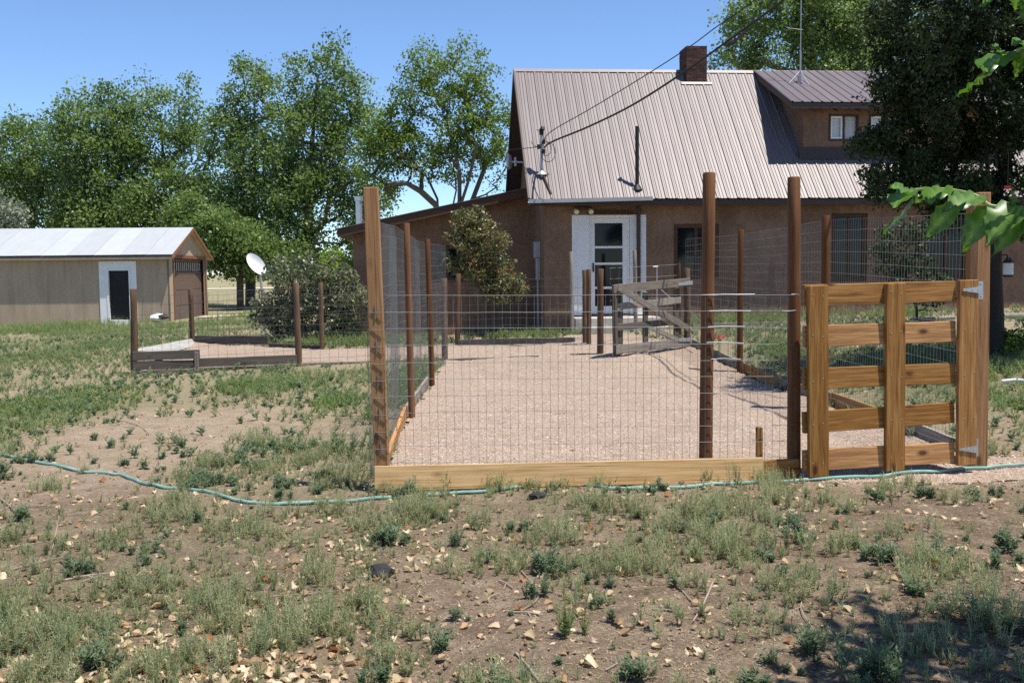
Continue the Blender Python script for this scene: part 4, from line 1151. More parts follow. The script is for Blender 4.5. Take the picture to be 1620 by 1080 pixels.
board('brace', og(1036, 522, .03), og(1070, 538, .03), .09, .03, on, MATS['weathered'], OG, .005)
for (y0, y1) in ((450, 447), (538, 537)):
    mb = MB(); mb.prism([og(1070, y0 - 2, .04), og(1070, y0 + 2, .04), og(1092, y1 + 3, .04), og(1092, y1 - 3, .04)], on * .012); mb.build('strap_hinge', MATS['grey_metal'], OG)
mb = MB(); mb.tube([W(1046, 458, 16.2), W(1062, 472, 16.3)], .008, 5); mb.build('guy_wire', MATS['galv'], OG); mb = MB(); mb.tube([W(1092, 494, 17.0), W(1113, 512, 16.2)], .008, 5); mb.build('guy_wire', MATS['galv'], OG)

# ------------------------------------------------------------------ loose things in the yard
hp = [(-420, 690), (-200, 708), (-40, 719), (0, 721), (60, 733), (130, 748), (190, 753), (215, 762), (255, 772), (300, 776), (345, 784), (380, 794), (430, 800), (500, 797), (590, 790), (680, 785), (780, 778), (840, 770), (890, 767), (940, 771), (980, 775), (1080, 773), (1180, 766), (1260, 763), (1400, 757), (1500, 748), (1560, 744), (1640, 738), (1800, 735), (2000, 742)]
def ctrl(pts, n=6):
    out = []
    P = [Vector(p) for p in pts]; P = [P[0]] + P + [P[-1]]
    for i in range(1, len(P) - 2):
        for k in range(n):
            t = k / n; a, b, c, d = P[i - 1], P[i], P[i + 1], P[i + 2]
            out.append(.5 * ((2 * b) + (c - a) * t + (2 * a - 5 * b + 4 * c - d) * t * t + (3 * b - a - 3 * c + d) * t ** 3))
    return out + [P[-2]]
pts = ctrl([G(*p) for p in hp])
pts = [Vector((p.x, p.y, z1(p.x, p.y) + .013 + .012 * float(smooth01(np.array([p.x]), 1.9, 2.6)[0]))) for p in pts]
mb = MB(); mb.tube(pts, .0125, 8)
tag(mb.build('garden_hose', MATS['hose_teal'], None, None, smooth=True), 'teal garden hose snaking across the yard below the pen', 'hose')
# satellite dish
sp_ = W(404, 420, 23.4)
SD = empty('satellite_dish', Vector((sp_.x + .12, sp_.y + .35, z1(sp_.x, sp_.y))), 0, 'white oval satellite dish above the greyish shrub', 'dish')
dn = Vector((.45, -.75, .45)).normalized()
Md = dn.to_track_quat('Z', 'Y').to_matrix().to_4x4(); Md.translation = sp_
V = []; F = []; nr, ns = 6, 28
for i in range(nr + 1):
    for k in range(ns):
        r_ = i / nr; a_ = 2 * math.pi * k / ns; V.append((r_ * .18 * math.cos(a_), r_ * .30 * math.sin(a_), .09 * r_ * r_))
for i in range(nr):
    for k in range(ns): F.append((i * ns + k, i * ns + (k + 1) % ns, (i + 1) * ns + (k + 1) % ns, (i + 1) * ns + k))
b0 = len(V); V += [(x, y, z - .015) for (x, y, z) in V[:]]
F += [tuple(b0 + j for j in f[::-1]) for f in F[:]]; F += [(nr * ns + k, nr * ns + (k + 1) % ns, b0 + nr * ns + (k + 1) % ns, b0 + nr * ns + k) for k in range(ns)]
mb = MB(); mb.add(V, F); mb.build('reflector', MATS['dish_white'], SD, Md @ Matrix.Rotation(math.radians(28), 4, 'Z'), smooth=True)
mb = MB(); e_ = sp_ - dn * .05; mb.tube([e_, e_ + Vector((.05, .28, -.15)), Vector((sp_.x + .12, sp_.y + .35, z1(sp_.x, sp_.y) - .1))], .03, 8); mb.build('pole', MATS['grey_metal'], SD)
mb = MB(); a = W(416, 434, 23.3); c = W(432, 424, 22.9); mb.tube([a, c], .012, 6); mb.tube([c, c + Vector((-.05, -.01, .03))], .035, 8); mb.build('feed_arm', MATS['grey_metal'], SD)
# crumpled bag by the garage corner
def lump(name, c, r, mat, seed, parent=None, label=None, cat=None, sub=2):
    bm = bmesh.new(); bmesh.ops.create_icosphere(bm, subdivisions=sub, radius=1)
    rg = np.random.default_rng(seed)
    for v in bm.verts:
        n_ = float(fbm(np.array([v.co.x * 1.8 + seed * 3.1]), np.array([v.co.y * 1.8 + v.co.z * 2.3]), seed)[0])
        v.co = Vector((v.co.x * r[0], v.co.y * r[1], v.co.z * r[2])) * (.55 + .9 * n_)
    me_ = bpy.data.meshes.new(name); bm.to_mesh(me_); bm.free(); me_.materials.append(mat)
    return tag(nobj(name, me_, parent, Matrix.Translation(c)), label, cat)
bgc = W(254, 507, 34.8)
BG = empty('crumpled_bag', bgc, 0, 'small crumpled black and white bag lying at the garage corner', 'bag')
lump('bag_body', bgc + Vector((-.08, 0, .1)), (.26, .2, .16), MATS['bag_white'], 3, BG); lump('bag_flap', bgc + Vector((.1, -.05, .13)), (.24, .15, .10), MATS['bag_black'], 5, BG)
p = G(602, 908); lump('black_rubble', p + Vector((0, 0, .015)), (.075, .06, .04), MATS['black_rock'], 8, None, 'jagged black lump on the bare foreground dirt', 'debris', 2)
p = G(852, 787); lump('black_rubble', p + Vector((0, 0, .01)), (.07, .05, .03), MATS['black_rock'], 9, None, 'small black lump in the weeds just below the hose', 'debris', 2)
p = G(905, 716); lump('grey_pebble', p + Vector((0, 0, .01)), (.03, .03, .02), MATS['black_rock'], 12, None, 'lone dark pebble on the pink gravel', 'pebble', 1)
# red plastic flower by the right fence
rf = W(1137, 533, 15.9); RF = empty('red_flower', Vector((rf.x, rf.y, z1(rf.x, rf.y))), 0, 'red flower head standing beside the round pen post', 'flower')
mb = MB(); mb.tube([(rf.x, rf.y, z1(rf.x, rf.y)), (rf.x + .01, rf.y, rf.z)], .008, 6); mb.build('stem', MATS['stem_green'], RF)
mb = MB()
for k in range(16):
    a_ = k * 2.4; rr_ = .03 + .06 * (k % 3) / 2; c = rf + Vector((math.cos(a_) * rr_ * .3, math.sin(a_) * rr_ * .3, 0)); d = Vector((math.cos(a_), math.sin(a_) * .8, .5 * math.sin(k * 1.7)))
    s_ = d.cross(Vector((0, 0, 1))).normalized() * .03
    mb.add([c, c + d * .06 + s_, c + d * .10 + Vector((0, 0, .01)), c + d * .06 - s_], [(0, 1, 2, 3)])
mb.build('petals', MATS['flower_red'], RF)
# bird feeder lantern on a hook, red feeder
lf_ = W(1595, 425, 12.2)
LF = empty('hanging_lantern', lf_, 0, 'small pale lantern hanging near the dark tree trunk', 'lantern')
mb = MB(); mb.tube([lf_ + Vector((0, 0, -.075)), lf_ + Vector((0, 0, .07))], .058, 12); mb.build('lantern_body', MATS['lantern_glass'], LF, smooth=True)
mb = MB(); mb.tube([lf_ + Vector((0, 0, .07)), lf_ + Vector((0, 0, .10)), lf_ + Vector((0, 0, .125)), lf_ + Vector((0, 0, .16))], [.075, .05, .03, .012], 12); mb.build('lantern_cap', MATS['black_pipe'], LF, smooth=True)
mb = MB(); mb.tube([lf_ + Vector((0, 0, -.10)), lf_ + Vector((0, 0, -.075))], [.05, .068], 12); mb.build('lantern_base', MATS['black_pipe'], LF, smooth=True)
hk = [lf_ + Vector((0, 0, .15)), lf_ + Vector((-.05, .0, .17)), lf_ + Vector((-.17, .0, .14)), lf_ + Vector((-.25, .02, .02)), lf_ + Vector((-.26, .03, -.15))]
mb = MB(); mb.tube(ctrl(hk, 4), .008, 6); mb.build('hook', MATS['black_pipe'], LF)
rd = W(1594, 297, 11.4); RDf = empty('red_feeder', rd, 0, 'small red feeder hanging among the dark leaves', 'feeder')
mb = MB(); mb.tube([rd + Vector((0, 0, -.02)), rd + Vector((0, 0, .02))], [.02, .036], 10); mb.build('feeder_dish', MATS['flower_red'], RDf); mb = MB(); mb.tube([rd + Vector((0, 0, .02)), rd + Vector((0, 0, .4))], .004, 5); mb.build('feeder_wire', MATS['cable'], RDf)
# pale poles edging the lawn by the house
p0 = W(1588, 499, 19.6); p1 = W(1760, 503, 19.6)
mb = MB(); mb.tube([p0, lerp(p0, p1, .5) + Vector((0, 0, .015)), p1], [.05, .055, .05], 9, jit=.06); tag(mb.build('edging_log', MATS['bark_pale'], None, None, smooth=True), 'pale log edging the lawn beside the dark tree trunk', 'log', 'pale logs edging the lawn')
p0 = W(1440, 507, 19.6); p1 = W(1510, 502, 19.6)
mb = MB(); mb.tube([p0, p1], [.045, .045], 9, jit=.06); tag(mb.build('edging_log', MATS['bark_pale'], None, None, smooth=True), 'pale log edging the lawn, seen between the gate rails', 'log', 'pale logs edging the lawn')
tag(board('edging_board', W(1095, 517, 19.8), W(1235, 512, 20.3), .10, .05, (0, -1, .1), MATS['weathered'], None, .004), 'grey board edging the green bed along the house wall', 'board')
p0 = G(1585, 607); p1 = G(1625, 607); mb = MB(); mb.tube([p0 + Vector((0, 0, .03)), lerp(p0, p1, .5) + Vector((0, 0, .045)), p1 + Vector((0, 0, .03))], .02, 8); tag(mb.build('plastic_pipe', MATS['dish_white'], None, None, smooth=True), 'short pale pipe lying on the grass beside the gate post', 'pipe')
# power cables
mw = HM @ Vector((mp.x + .05, mp.y - .06, mtop - .4)); mw2 = HM @ Vector((mp.x + .05, mp.y - .06, mtop - .27)); mw3 = HM @ Vector((mp.x - .07, mp.y - .05, mtop - .38))
def cable(name, a, b, sag, r, label):
    pts = [lerp(a, b, t / 40) - Vector((0, 0, sag * 4 * (t / 40) * (1 - t / 40))) for t in range(41)]
    mb = MB(); mb.tube(pts, r, 6); return tag(mb.build(name, MATS['cable'], None, None, smooth=True), label, 'cable')
def cable_path(name, start, way, r, label):
    mb = MB(); mb.tube(ctrl([start] + [W(*p) for p in way], 6), r, 6); return tag(mb.build(name, MATS['cable'], None, None, smooth=True), label, 'cable')
cable_path('power_cable', mw, [(874.8, 223.7, 21.2), (930, 201, 20.2), (1001, 166, 19), (1084, 113, 17.6), (1183, 42, 16), (1240, 0, 15), (1400, -125, 12.5), (1700, -370, 9)], .019, 'thick black power cable running from the roof mast past the chimney')
cable_path('telephone_cable', mw2, [(872, 208, 21.6), (938, 170, 20.5), (1025, 117, 19), (1092, 73.6, 17.9), (1132, 44, 17.2), (1195, 0, 16.2), (1350, -112, 13.8), (1600, -300, 11)], .010, 'thin cable strung above the thick power cable')
cable('side_cable', mw3, W(-150, 292, 40.0), .35, .008, 'faint thin cable leaving the roof mast towards the poplar trees')
# ------------------------------------------------------------------ trees and shrubs
def rnd_dirs(n, rg, up=0.0):
    d = rg.normal(size=(n, 3)); d[:, 2] += up
    return d / np.linalg.norm(d, axis=1)[:, None]
def leaf_quads(C, size, rg, ratio=.62, droop=.3, sizev=.5):
    n = len(C)
    s = size * rg.uniform(1 - sizev, 1 + sizev, n)
    a = rnd_dirs(n, rg); a[:, 2] -= droop; a /= np.linalg.norm(a, axis=1)[:, None]
    b = np.cross(a, rnd_dirs(n, rg)); b /= np.linalg.norm(b, axis=1)[:, None] + 1e-9
    nn = np.cross(a, b)
    w = (s * ratio * .5)[:, None]; h = (s * .5)[:, None]
    V = np.stack([C - a * h, C + b * w - a * h * .1 + nn * w * .35, C + a * h, C - b * w - a * h * .1 + nn * w * .35], 1)
    return V.reshape(-1, 3), np.arange(n * 4).reshape(-1, 4)
def crown_points(envs, D, n, rg, depth=.9, mind=.0):
    """clump centres inside soft ellipses measured in the photo (cx, cy, rx, ry) at distance D"""
    out = []
    areas = np.array([e[2] * e[3] for e in envs], float); areas /= areas.sum()
    tries = 0
    while len(out) < n and tries < n * 40:
        tries += 1
        e = envs[rg.choice(len(envs), p=areas)]
        d = rg.normal(size=3); d /= np.linalg.norm(d); r = rg.random() ** .45
        px = e[0] + d[0] * r * e[2]; py = e[1] + d[1] * r * e[3]; dy = d[2] * r * e[2] * D / FPX * depth
        p = np.array(W(px, py, D + dy))
        if mind and out and np.min(np.linalg.norm(np.array(out) - p, axis=1)) < mind: continue
        out.append(p)
    return np.array(out)
def skeleton(base, clumps, trunk_top, r0, seg_sides=6, stems=(), rmin=.016, sway=.15, rg=None):
    nodes = []; par = []
    base = np.array(base); top = np.array(trunk_top)
    k = 7
    for i in range(k + 1):
        t = i / k; p = base + (top - base) * t + np.array([math.sin(t * 3 + base[0]) * sway * t, math.cos(t * 2.2 + base[1]) * sway * t, 0]); nodes.append(p); par.append(i - 1)
    for st_ in stems:
        j = 3
        for p_ in st_:
            nodes.append(np.array(p_)); par.append(j); j = len(nodes) - 1
    ns0 = len(nodes)
    order = np.argsort(np.linalg.norm(clumps - top * .45 - base * .55, axis=1))
    cn = []
    for c in clumps[order]:
        A = np.array(nodes); d = np.linalg.norm(A - c, axis=1) + 1.2 * np.maximum(0, A[:, 2] - c[2] + .15 * np.hypot(A[:, 0] - c[0], A[:, 1] - c[1]))
        d[:2] += 50
        j = int(np.argmin(d)); L = np.linalg.norm(nodes[j] - c)
        m_ = nodes[j] * .5 + c * .5 + np.array([0, 0, -.07 * L]) + (rg.normal(size=3) * .06 * L)
        nodes.append(m_); par.append(j); nodes.append(c); par.append(len(nodes) - 2); cn.append(len(nodes) - 1)
    cnt = np.ones(len(nodes))
    for i in range(len(nodes) - 1, 0, -1): cnt[par[i]] += cnt[i]
    rad = r0 * (cnt / cnt[0]) ** .5
    rad = np.maximum(rad, rmin)
    return nodes, par, rad
def limbs(nodes, par, rad, lo, sides=6):
    """split the skeleton into a trunk mesh and a limb mesh"""
    tr = MB(); lb = MB()
    tr.tube([nodes[0] - np.array([0, 0, .3])] + nodes[:lo], [rad[0] * 1.5] + [float(r) for r in rad[:lo]], 10, jit=.05)
    for i in range(lo, len(nodes)):
        p = par[i]; r1 = float(min(rad[p], rad[i] * 1.35)); lb.tube([nodes[p], nodes[i]], [r1, float(rad[i])], sides if rad[i] > .02 else 4, cap=False)
    return tr, lb
def make_tree(name, label, cat, base_px, D, envs, nclump, nleaf, lsize, clump_r, lmat, bark, r0, seed, top_px, group=None, depth=.9, droop=.3, base_z=None, along=.25, flat=.8, ratio=.62, stems=()):
    rg = np.random.default_rng(seed)
    b = W(base_px[0], base_px[1], D); bz = z1(b.x, b.y) if base_z is None else base_z
    base = Vector((b.x, b.y, bz)); tp_ = W(top_px[0], top_px[1], D)
    T = empty(name, base, 0, label, cat, group)
    C = crown_points(envs, D, nclump, rg, depth, clump_r * .55)
    SP = [[W(q[0], q[1], D + (q[2] if len(q) > 2 else 0)) for q in st_] for st_ in stems]
    nst = sum(len(x) for x in SP)
    nodes, par, rad = skeleton(base, C, tp_, r0, rg=rg, stems=SP)
    tr, lb = limbs(nodes, par, rad, 8)
    tr.build('trunk', MATS[bark], T, smooth=True); tag(lb.build('limbs', MATS[bark], T, smooth=True), kind='stuff')
    per = rg.dirichlet(np.full(len(C), 6.0)) * nleaf
    pts = []; tone = []
    ci = [8 + nst + 2 * i + 1 for i in range(len(C))]
    for i, k in enumerate(ci):
        c = nodes[k]; m_ = max(4, int(per[i]))
        d = rg.normal(size=(m_, 3)); d /= np.linalg.norm(d, axis=1)[:, None]
        r = clump_r * rg.uniform(.6, 1.15) * (rg.random(m_) ** .5)
        p = c + d * r[:, None] * np.array([1, 1, flat])
        na = int(m_ * along)
        if na: p[:na] = nodes[par[k]] + (c - nodes[par[k]]) * rg.random((na, 1)) + rg.normal(size=(na, 3)) * clump_r * .3
        pts.append(p); tone.append(np.clip(rg.normal(.45, .22) + rg.normal(size=m_) * .2, 0, 1))
    pts = np.concatenate(pts); tone = np.concatenate(tone)
    V, F = leaf_quads(pts, lsize, rg, ratio, droop)
    me_ = npmesh('crown', V, F, MATS[lmat], False, {'rnd': np.repeat(tone, 4)})
    nobj('crown', me_, T)
    return T
PG = 'cottonwoods behind the garage'
make_tree('cottonwood_tree', 'cottonwood at the far left edge, rising behind the garage roof', 'tree', (45, 450), 54, [(45, 250, 80, 70), (20, 320, 75, 75), (100, 330, 75, 75), (-20, 260, 60, 60), (62, 195, 16, 30), (25, 205, 18, 25)], 150, 25650, 0.162, 1.15, 'leaf_cotton', 'bark', .22, 21, (50, 215), PG)
make_tree('cottonwood_tree', 'cottonwood second from the left, behind the middle of the garage roof', 'tree', (165, 450), 52, [(140, 240, 65, 85), (160, 330, 85, 75), (115, 195, 35, 45), (195, 210, 40, 60), (122, 158, 15, 26), (165, 160, 16, 30), (195, 150, 15, 28)], 150, 25650, 0.162, 1.1, 'leaf_cotton', 'bark', .22, 22, (150, 190), PG)
make_tree('cottonwood_tree', 'cottonwood third from the left, behind the peak of the garage roof', 'tree', (265, 450), 53, [(225, 215, 65, 85), (250, 320, 95, 80), (295, 215, 45, 70), (310, 330, 75, 65), (228, 140, 16, 28), (262, 150, 15, 26), (300, 155, 16, 30)], 160, 28350, 0.162, 1.1, 'leaf_cotton', 'bark', .24, 23, (255, 180), PG)
make_tree('cottonwood_tree', 'broad cottonwood between the garage and the satellite dish', 'tree', (395, 460), 50, [(402, 185, 46, 95), (370, 250, 60, 85), (355, 350, 75, 80), (435, 290, 60, 90), (345, 190, 25, 35), (400, 108, 15, 24), (372, 140, 14, 26), (432, 130, 16, 26)], 170, 28350, 0.153, 1.0, 'leaf_cotton', 'bark_grey', .26, 24, (400, 150), PG)
make_tree('cottonwood_tree', 'tallest cottonwood, its peak just left of the square corner post', 'tree', (478, 460), 48, [(525, 145, 45, 78), (480, 190, 50, 70), (530, 235, 68, 90), (470, 300, 65, 80), (570, 310, 45, 60), (450, 385, 65, 45), (580, 200, 28, 40), (528, 85, 15, 24), (500, 100, 14, 24), (470, 120, 15, 28), (555, 120, 15, 28), (578, 360, 35, 35), (545, 395, 32, 25)], 205, 32400, 0.153, .95, 'leaf_cotton', 'bark_grey', .26, 25, (505, 120), PG)
make_tree('cottonwood_tree', 'low dark cottonwood filling the gap beside the garage gable', 'tree', (380, 462), 46, [(335, 375, 50, 50), (395, 395, 45, 40), (300, 350, 45, 40), (440, 400, 40, 30)], 90, 16200, 0.153, .9, 'leaf_cotton', 'bark', .16, 26, (375, 370), PG)
make_tree('olive_tree', 'silvery grey tree at the left edge over the garage roof', 'tree', (10, 440), 49, [(12, 345, 32, 32), (-25, 340, 40, 40)], 40, 5000, .15, .75, 'leaf_olive', 'bark', .12, 27, (8, 330))
make_tree('elm_tree', 'airy spreading elm behind the lean-to roof', 'tree', (690, 450), 44, [(705, 125, 72, 70), (765, 150, 45, 65), (645, 215, 58, 52), (605, 225, 45, 52), (740, 220, 65, 65), (690, 255, 75, 40), (790, 230, 30, 75), (600, 285, 40, 40), (640, 165, 28, 42)], 250, 23000, .125, .62, 'leaf_elm', 'bark_grey', .22, 28, (706, 350), None, depth=.6, along=.3, stems=[[(690, 325), (665, 302, -.5), (643, 290, -.8), (612, 291, -1)], [(692, 315, .3), (677, 283, .5), (656, 256, .6), (636, 238, .6)], [(727, 318, -.3), (727, 271, -.5), (718, 235, -.3), (703, 185, 0), (684, 140, .3)], [(722, 300, .3), (716, 250, .8), (712, 200, 1), (720, 150, 1)], [(748, 315, .2), (767, 265, .2), (786, 232, .4), (800, 200, .5)], [(740, 290, -.5), (755, 230, -.8), (765, 180, -.8)]])
make_tree('cottonwood_tree', 'big cottonwood rising behind the house dormer', 'tree', (1290, 450), 40, [(1290, 40, 130, 90), (1210, 55, 75, 70), (1370, 30, 90, 100), (1290, -60, 130, 80), (1160, 95, 40, 35), (1330, 110, 110, 60)], 230, 40500, 0.136, .8, 'leaf_cotton', 'bark_grey', .28, 29, (1300, -40))
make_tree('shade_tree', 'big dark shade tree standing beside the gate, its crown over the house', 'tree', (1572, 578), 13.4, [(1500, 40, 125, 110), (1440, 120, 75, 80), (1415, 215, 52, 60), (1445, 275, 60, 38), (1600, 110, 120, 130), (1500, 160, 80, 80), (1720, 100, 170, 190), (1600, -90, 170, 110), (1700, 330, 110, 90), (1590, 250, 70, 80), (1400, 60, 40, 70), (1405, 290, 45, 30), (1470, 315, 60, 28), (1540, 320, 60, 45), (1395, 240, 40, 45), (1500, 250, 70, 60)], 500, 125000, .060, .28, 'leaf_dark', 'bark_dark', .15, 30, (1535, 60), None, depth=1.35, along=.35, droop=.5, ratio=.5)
# foliage sprays of the same side in front of the house wall
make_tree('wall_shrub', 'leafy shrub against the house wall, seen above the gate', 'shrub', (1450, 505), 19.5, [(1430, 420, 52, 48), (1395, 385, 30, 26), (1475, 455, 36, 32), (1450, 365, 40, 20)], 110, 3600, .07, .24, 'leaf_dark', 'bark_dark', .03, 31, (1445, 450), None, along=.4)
make_tree('lilac_shrub', 'wide greyish lilac beside the satellite dish', 'shrub', (480, 553), 21.6, [(440, 500, 45, 45), (500, 490, 55, 55), (470, 445, 55, 42), (545, 490, 45, 50), (520, 440, 45, 35)], 260, 20000, .066, .22, 'leaf_lilac', 'bark_grey', .05, 32, (480, 470), None, depth=.7, along=.3)
make_tree('lilac_shrub', 'golden brown shrub leaning over the old fence in front of the lean-to', 'shrub', (765, 535), 20.4, [(755, 380, 48, 45), (745, 350, 35, 22), (790, 450, 40, 28), (730, 410, 28, 30), (770, 420, 40, 30), (805, 465, 28, 18)], 190, 11000, .058, .19, 'leaf_gold', 'bark_grey', .04, 33, (758, 400), None, depth=.7, along=.3)
make_tree('lime_shrub', 'bright green rounded shrub behind the lilac', 'shrub', (535, 470), 27.0, [(530, 425, 30, 25), (550, 432, 20, 20)], 40, 4500, .07, .26, 'leaf_lime', 'bark', .04, 34, (533, 430), None)
make_tree('low_shrub', 'low leafy shrub at the foot of the dark tree trunk', 'shrub', (1600, 590), 13.4, [(1600, 545, 28, 35), (1640, 540, 40, 40)], 40, 2600, .045, .14, 'leaf_elm', 'bark_dark', .02, 35, (1602, 560), None)
# far line of trees and scrub that closes the horizon
def far_woods():
    rg = np.random.default_rng(5); P = []; tone = []
    for i in range(150):
        x = rg.uniform(-260, 260); y = rg.uniform(170, 230); h = rg.uniform(4, 9); m_ = 120
        P.append(np.array([x, y, h * .5]) + rg.normal(size=(m_, 3)) * np.array([4, 3, h * .24])); tone.append(np.clip(rg.normal(.5, .2, m_), 0, 1))
    P = np.concatenate(P); P[:, 2] = np.abs(P[:, 2]); V, F = leaf_quads(P, 1.1, rg)
    tag(nobj('far_woods', npmesh('far_woods', V, F, MATS['leaf_cotton'], False, {'rnd': np.repeat(np.concatenate(tone), 4)})), 'far line of trees on the horizon', 'woods', kind='stuff')
far_woods()

# mulberry: stands just right of the view, its branch hangs into the picture
MT = empty('mulberry_tree', (4.6, 2.8, z1(4.6, 2.8)), 0, 'mulberry branch with large bright leaves hanging in at the right edge', 'tree')
rgm = np.random.default_rng(77)
Cm = []
while len(Cm) < 130:
    d = rgm.normal(size=3); d /= np.linalg.norm(d); p = np.array([4.4, 2.75, 3.9]) + d * np.array([2.0, 1.35, 1.4]) * rgm.random() ** .4
    if p[0] < .56 * p[1] + .25 or p[1] > 3.75: continue
    Cm.append(p)
Cm = np.array(Cm)
nodes, par, rad = skeleton((4.6, 2.8, z1(4.6, 2.8)), Cm, (4.5, 2.9, 4.2), .14, rg=rgm)
tr, lb = limbs(nodes, par, rad, 8)
tr.build('trunk', MATS['bark'], MT, smooth=True); tag(lb.build('limbs', MATS['bark'], MT, smooth=True), kind='stuff')
pp_ = np.concatenate([nodes[8 + 2 * i + 1] + rgm.normal(size=(70, 3)) * .18 for i in range(len(Cm))])
V, F = leaf_quads(pp_, .12, rgm, .75, .5)
nobj('crown', npmesh('crown', V, F, MATS['leaf_mulberry'], False, {'rnd': np.repeat(rgm.random(len(pp_)), 4)}), MT)
def mulberry_leaf(L, Wd, seed):
    rg = random.Random(seed); nL = 9; V = []; F = []
    prof = [0.05, .62, .92, 1.0, .96, .84, .66, .42, .18, 0.0]
    curl = rg.uniform(.10, .30); cup = rg.uniform(.15, .4)
    for i in range(nL + 1):
        t = i / nL; x = L * (t - .02 + (-.10 if i == 1 else 0) * 0); z = -curl * L * t * t
        w = Wd / 2 * prof[i]
        for k, s in enumerate((-1, -.55, 0, .55, 1)):
            ser = (1 + .07 * ((i % 2) * 2 - 1)) if abs(s) == 1 else 1
            back = -.10 * L * abs(s) if i <= 1 else -.04 * L * abs(s)
            V.append((x + back, s * w * ser, z + cup * abs(s) * w * .6 + rg.uniform(-.005, .005) + (.005 if abs(s) == .55 else 0) + (.006 * ((i % 2) * 2 - 1) if abs(s) > .5 else 0)))
    for i in range(nL):
        for k in range(4): F.append((i * 5 + k, i * 5 + k + 1, i * 5 + 6 + k, i * 5 + 5 + k))
    me_ = npmesh('leaf', V, np.array(F), MATS['leaf_mulberry'], True, {'rnd': np.array([1.0 if j % 5 == 2 else (.25 + .35 * ((j // 5) % 2)) for j in range(len(V))])})
    return me_
def branch(pts_px, leaves, nm):
    mb = MB(); pts = [W(*p) for p in pts_px]
    A_ = np.array(nodes[8:]); q_ = A_[np.argmin(np.linalg.norm(A_ - np.array(pts[0]), axis=1))]; q_ = Vector(q_)
    pts = [q_, lerp(q_, pts[0], .5) + Vector((0, 0, .06))] + pts
    mb.tube(ctrl(pts, 5), [.010 - .006 * i / len(ctrl(pts, 5)) for i in range(len(ctrl(pts, 5)))], 6)
    B = mb.build(nm, MATS['stem_green'], MT, smooth=True)
    for i, (bx, by, tx, ty, D, dd, wr, nz) in enumerate(leaves):
        a = W(bx, by, D); b = W(tx, ty, D + dd); M_, L = frame(a, b, nz); M_.translation = a
        o = nobj('leaf', mulberry_leaf(L * 1.08, L * (wr + .12), 100 + i + int(bx)), B, M_)
    return B
branch([(1720, 352, 3.1), (1640, 348, 3.1), (1601, 329, 3.1), (1567, 326, 3.12), (1544, 310, 3.15), (1500, 300, 3.2), (1450, 300, 3.25), (1436, 304, 3.27)],
       [(1443, 312, 1404, 374, 3.26, .10, .52, (.75, -.62, .2)), (1440, 306, 1412, 290, 3.27, -.05, .7, (.1, -.5, .8)), (1436, 305, 1412, 322, 3.27, -.08, .7, (-.3, -.2, .9)), (1481, 297, 1447, 330, 3.22, .06, .5, (.5, -.7, .4)), (1492, 300, 1466, 318, 3.2, -.06, .8, (-.1, -.25, .95)),
        (1511, 326, 1458, 374, 3.2, .05, .46, (-.45, -.75, .35)), (1546, 310, 1497, 322, 3.15, -.10, .42, (.1, -.45, .85)), (1561, 334, 1516, 396, 3.13, .03, .50, (-.7, -.65, .2)), (1602, 328, 1562, 372, 3.09, -.06, .62, (-.25, -.6, .75)),
        (1619, 346, 1566, 401, 3.07, .04, .42, (-.75, -.6, .15)), (1601, 326, 1606, 304, 3.1, -.02, .6, (.3, -.8, .4)), (1655, 350, 1622, 405, 3.05, 0, .55, (-.3, -.6, .6))], 'branch')
branch([(1720, 60, 3.0), (1640, 72, 3.0), (1608, 82, 3.02), (1588, 94, 3.05), (1570, 98, 3.06)],
       [(1570, 98, 1530, 158, 3.06, .05, .46, (.75, -.65, .1)), (1585, 88, 1558, 108, 3.04, -.08, .8, (-.3, -.35, .9)), (1592, 92, 1574, 66, 3.03, -.05, .7, (.2, -.55, .8)), (1622, 82, 1602, 124, 3.0, .03, .5, (-.75, -.6, .1)), (1625, 74, 1606, 58, 3.0, -.05, .7, (0, -.3, .9))], 'branch')
branch([(1720, -40, 2.9), (1620, -16, 2.95), (1570, -12, 3.0)], [(1580, -14, 1552, 6, 2.97, 0, .6, (-.2, -.6, .7)), (1612, -14, 1602, 18, 2.95, .03, .6, (-.5, -.6, .4)), (1640, -6, 1614, 30, 2.95, 0, .6, (-.3, -.6, .7))], 'branch')

# ------------------------------------------------------------------ weeds and grass
def in_view(x, y, m=60):
    px = 810 + x / np.maximum(y, .1) * FPX
    return (px > -m) & (px < 1620 + m)
PENPOLY = GPOLY
def scatter(n, y0, y1, rg, dens, power=1.0):
    n = int(n * 1.22)
    t = rg.random(n) ** power
    y = y0 + (y1 - y0) * t
    n = int(n)
    x = (rg.random(n) * 2 - 1) * (y * .56 + 1.3)
    k = rg.random(n) < dens(x, y)
    x, y = x[k], y[k]
    k = ~inside(x, y, PENPOLY)
    return x[k], y[k]
def scatter_cl(nc, y0, y1, rg, dens, kids, spread, power=1.1):
    px_, py_ = scatter(nc, y0, y1, rg, dens, power)
    X, Y, K = [], [], []
    for a, b in zip(px_, py_):
        f = rg.uniform(.35, 1.5) ** 1.3; m_ = rg.poisson(kids * f * f) + 1
        d = rg.normal(size=(m_, 2)) * spread * f
        X.append(a + d[:, 0]); Y.append(b + d[:, 1]); K.append((.55 + .5 * f) * np.exp(-.25 * (d ** 2).sum(1) / (spread * f) ** 2) * rg.uniform(.75, 1.2))
    X, Y, K = np.concatenate(X), np.concatenate(Y), np.concatenate(K)
    k = ~inside(X, Y, PENPOLY) & (Y > 3.2)
    return X[k], Y[k], K[k]
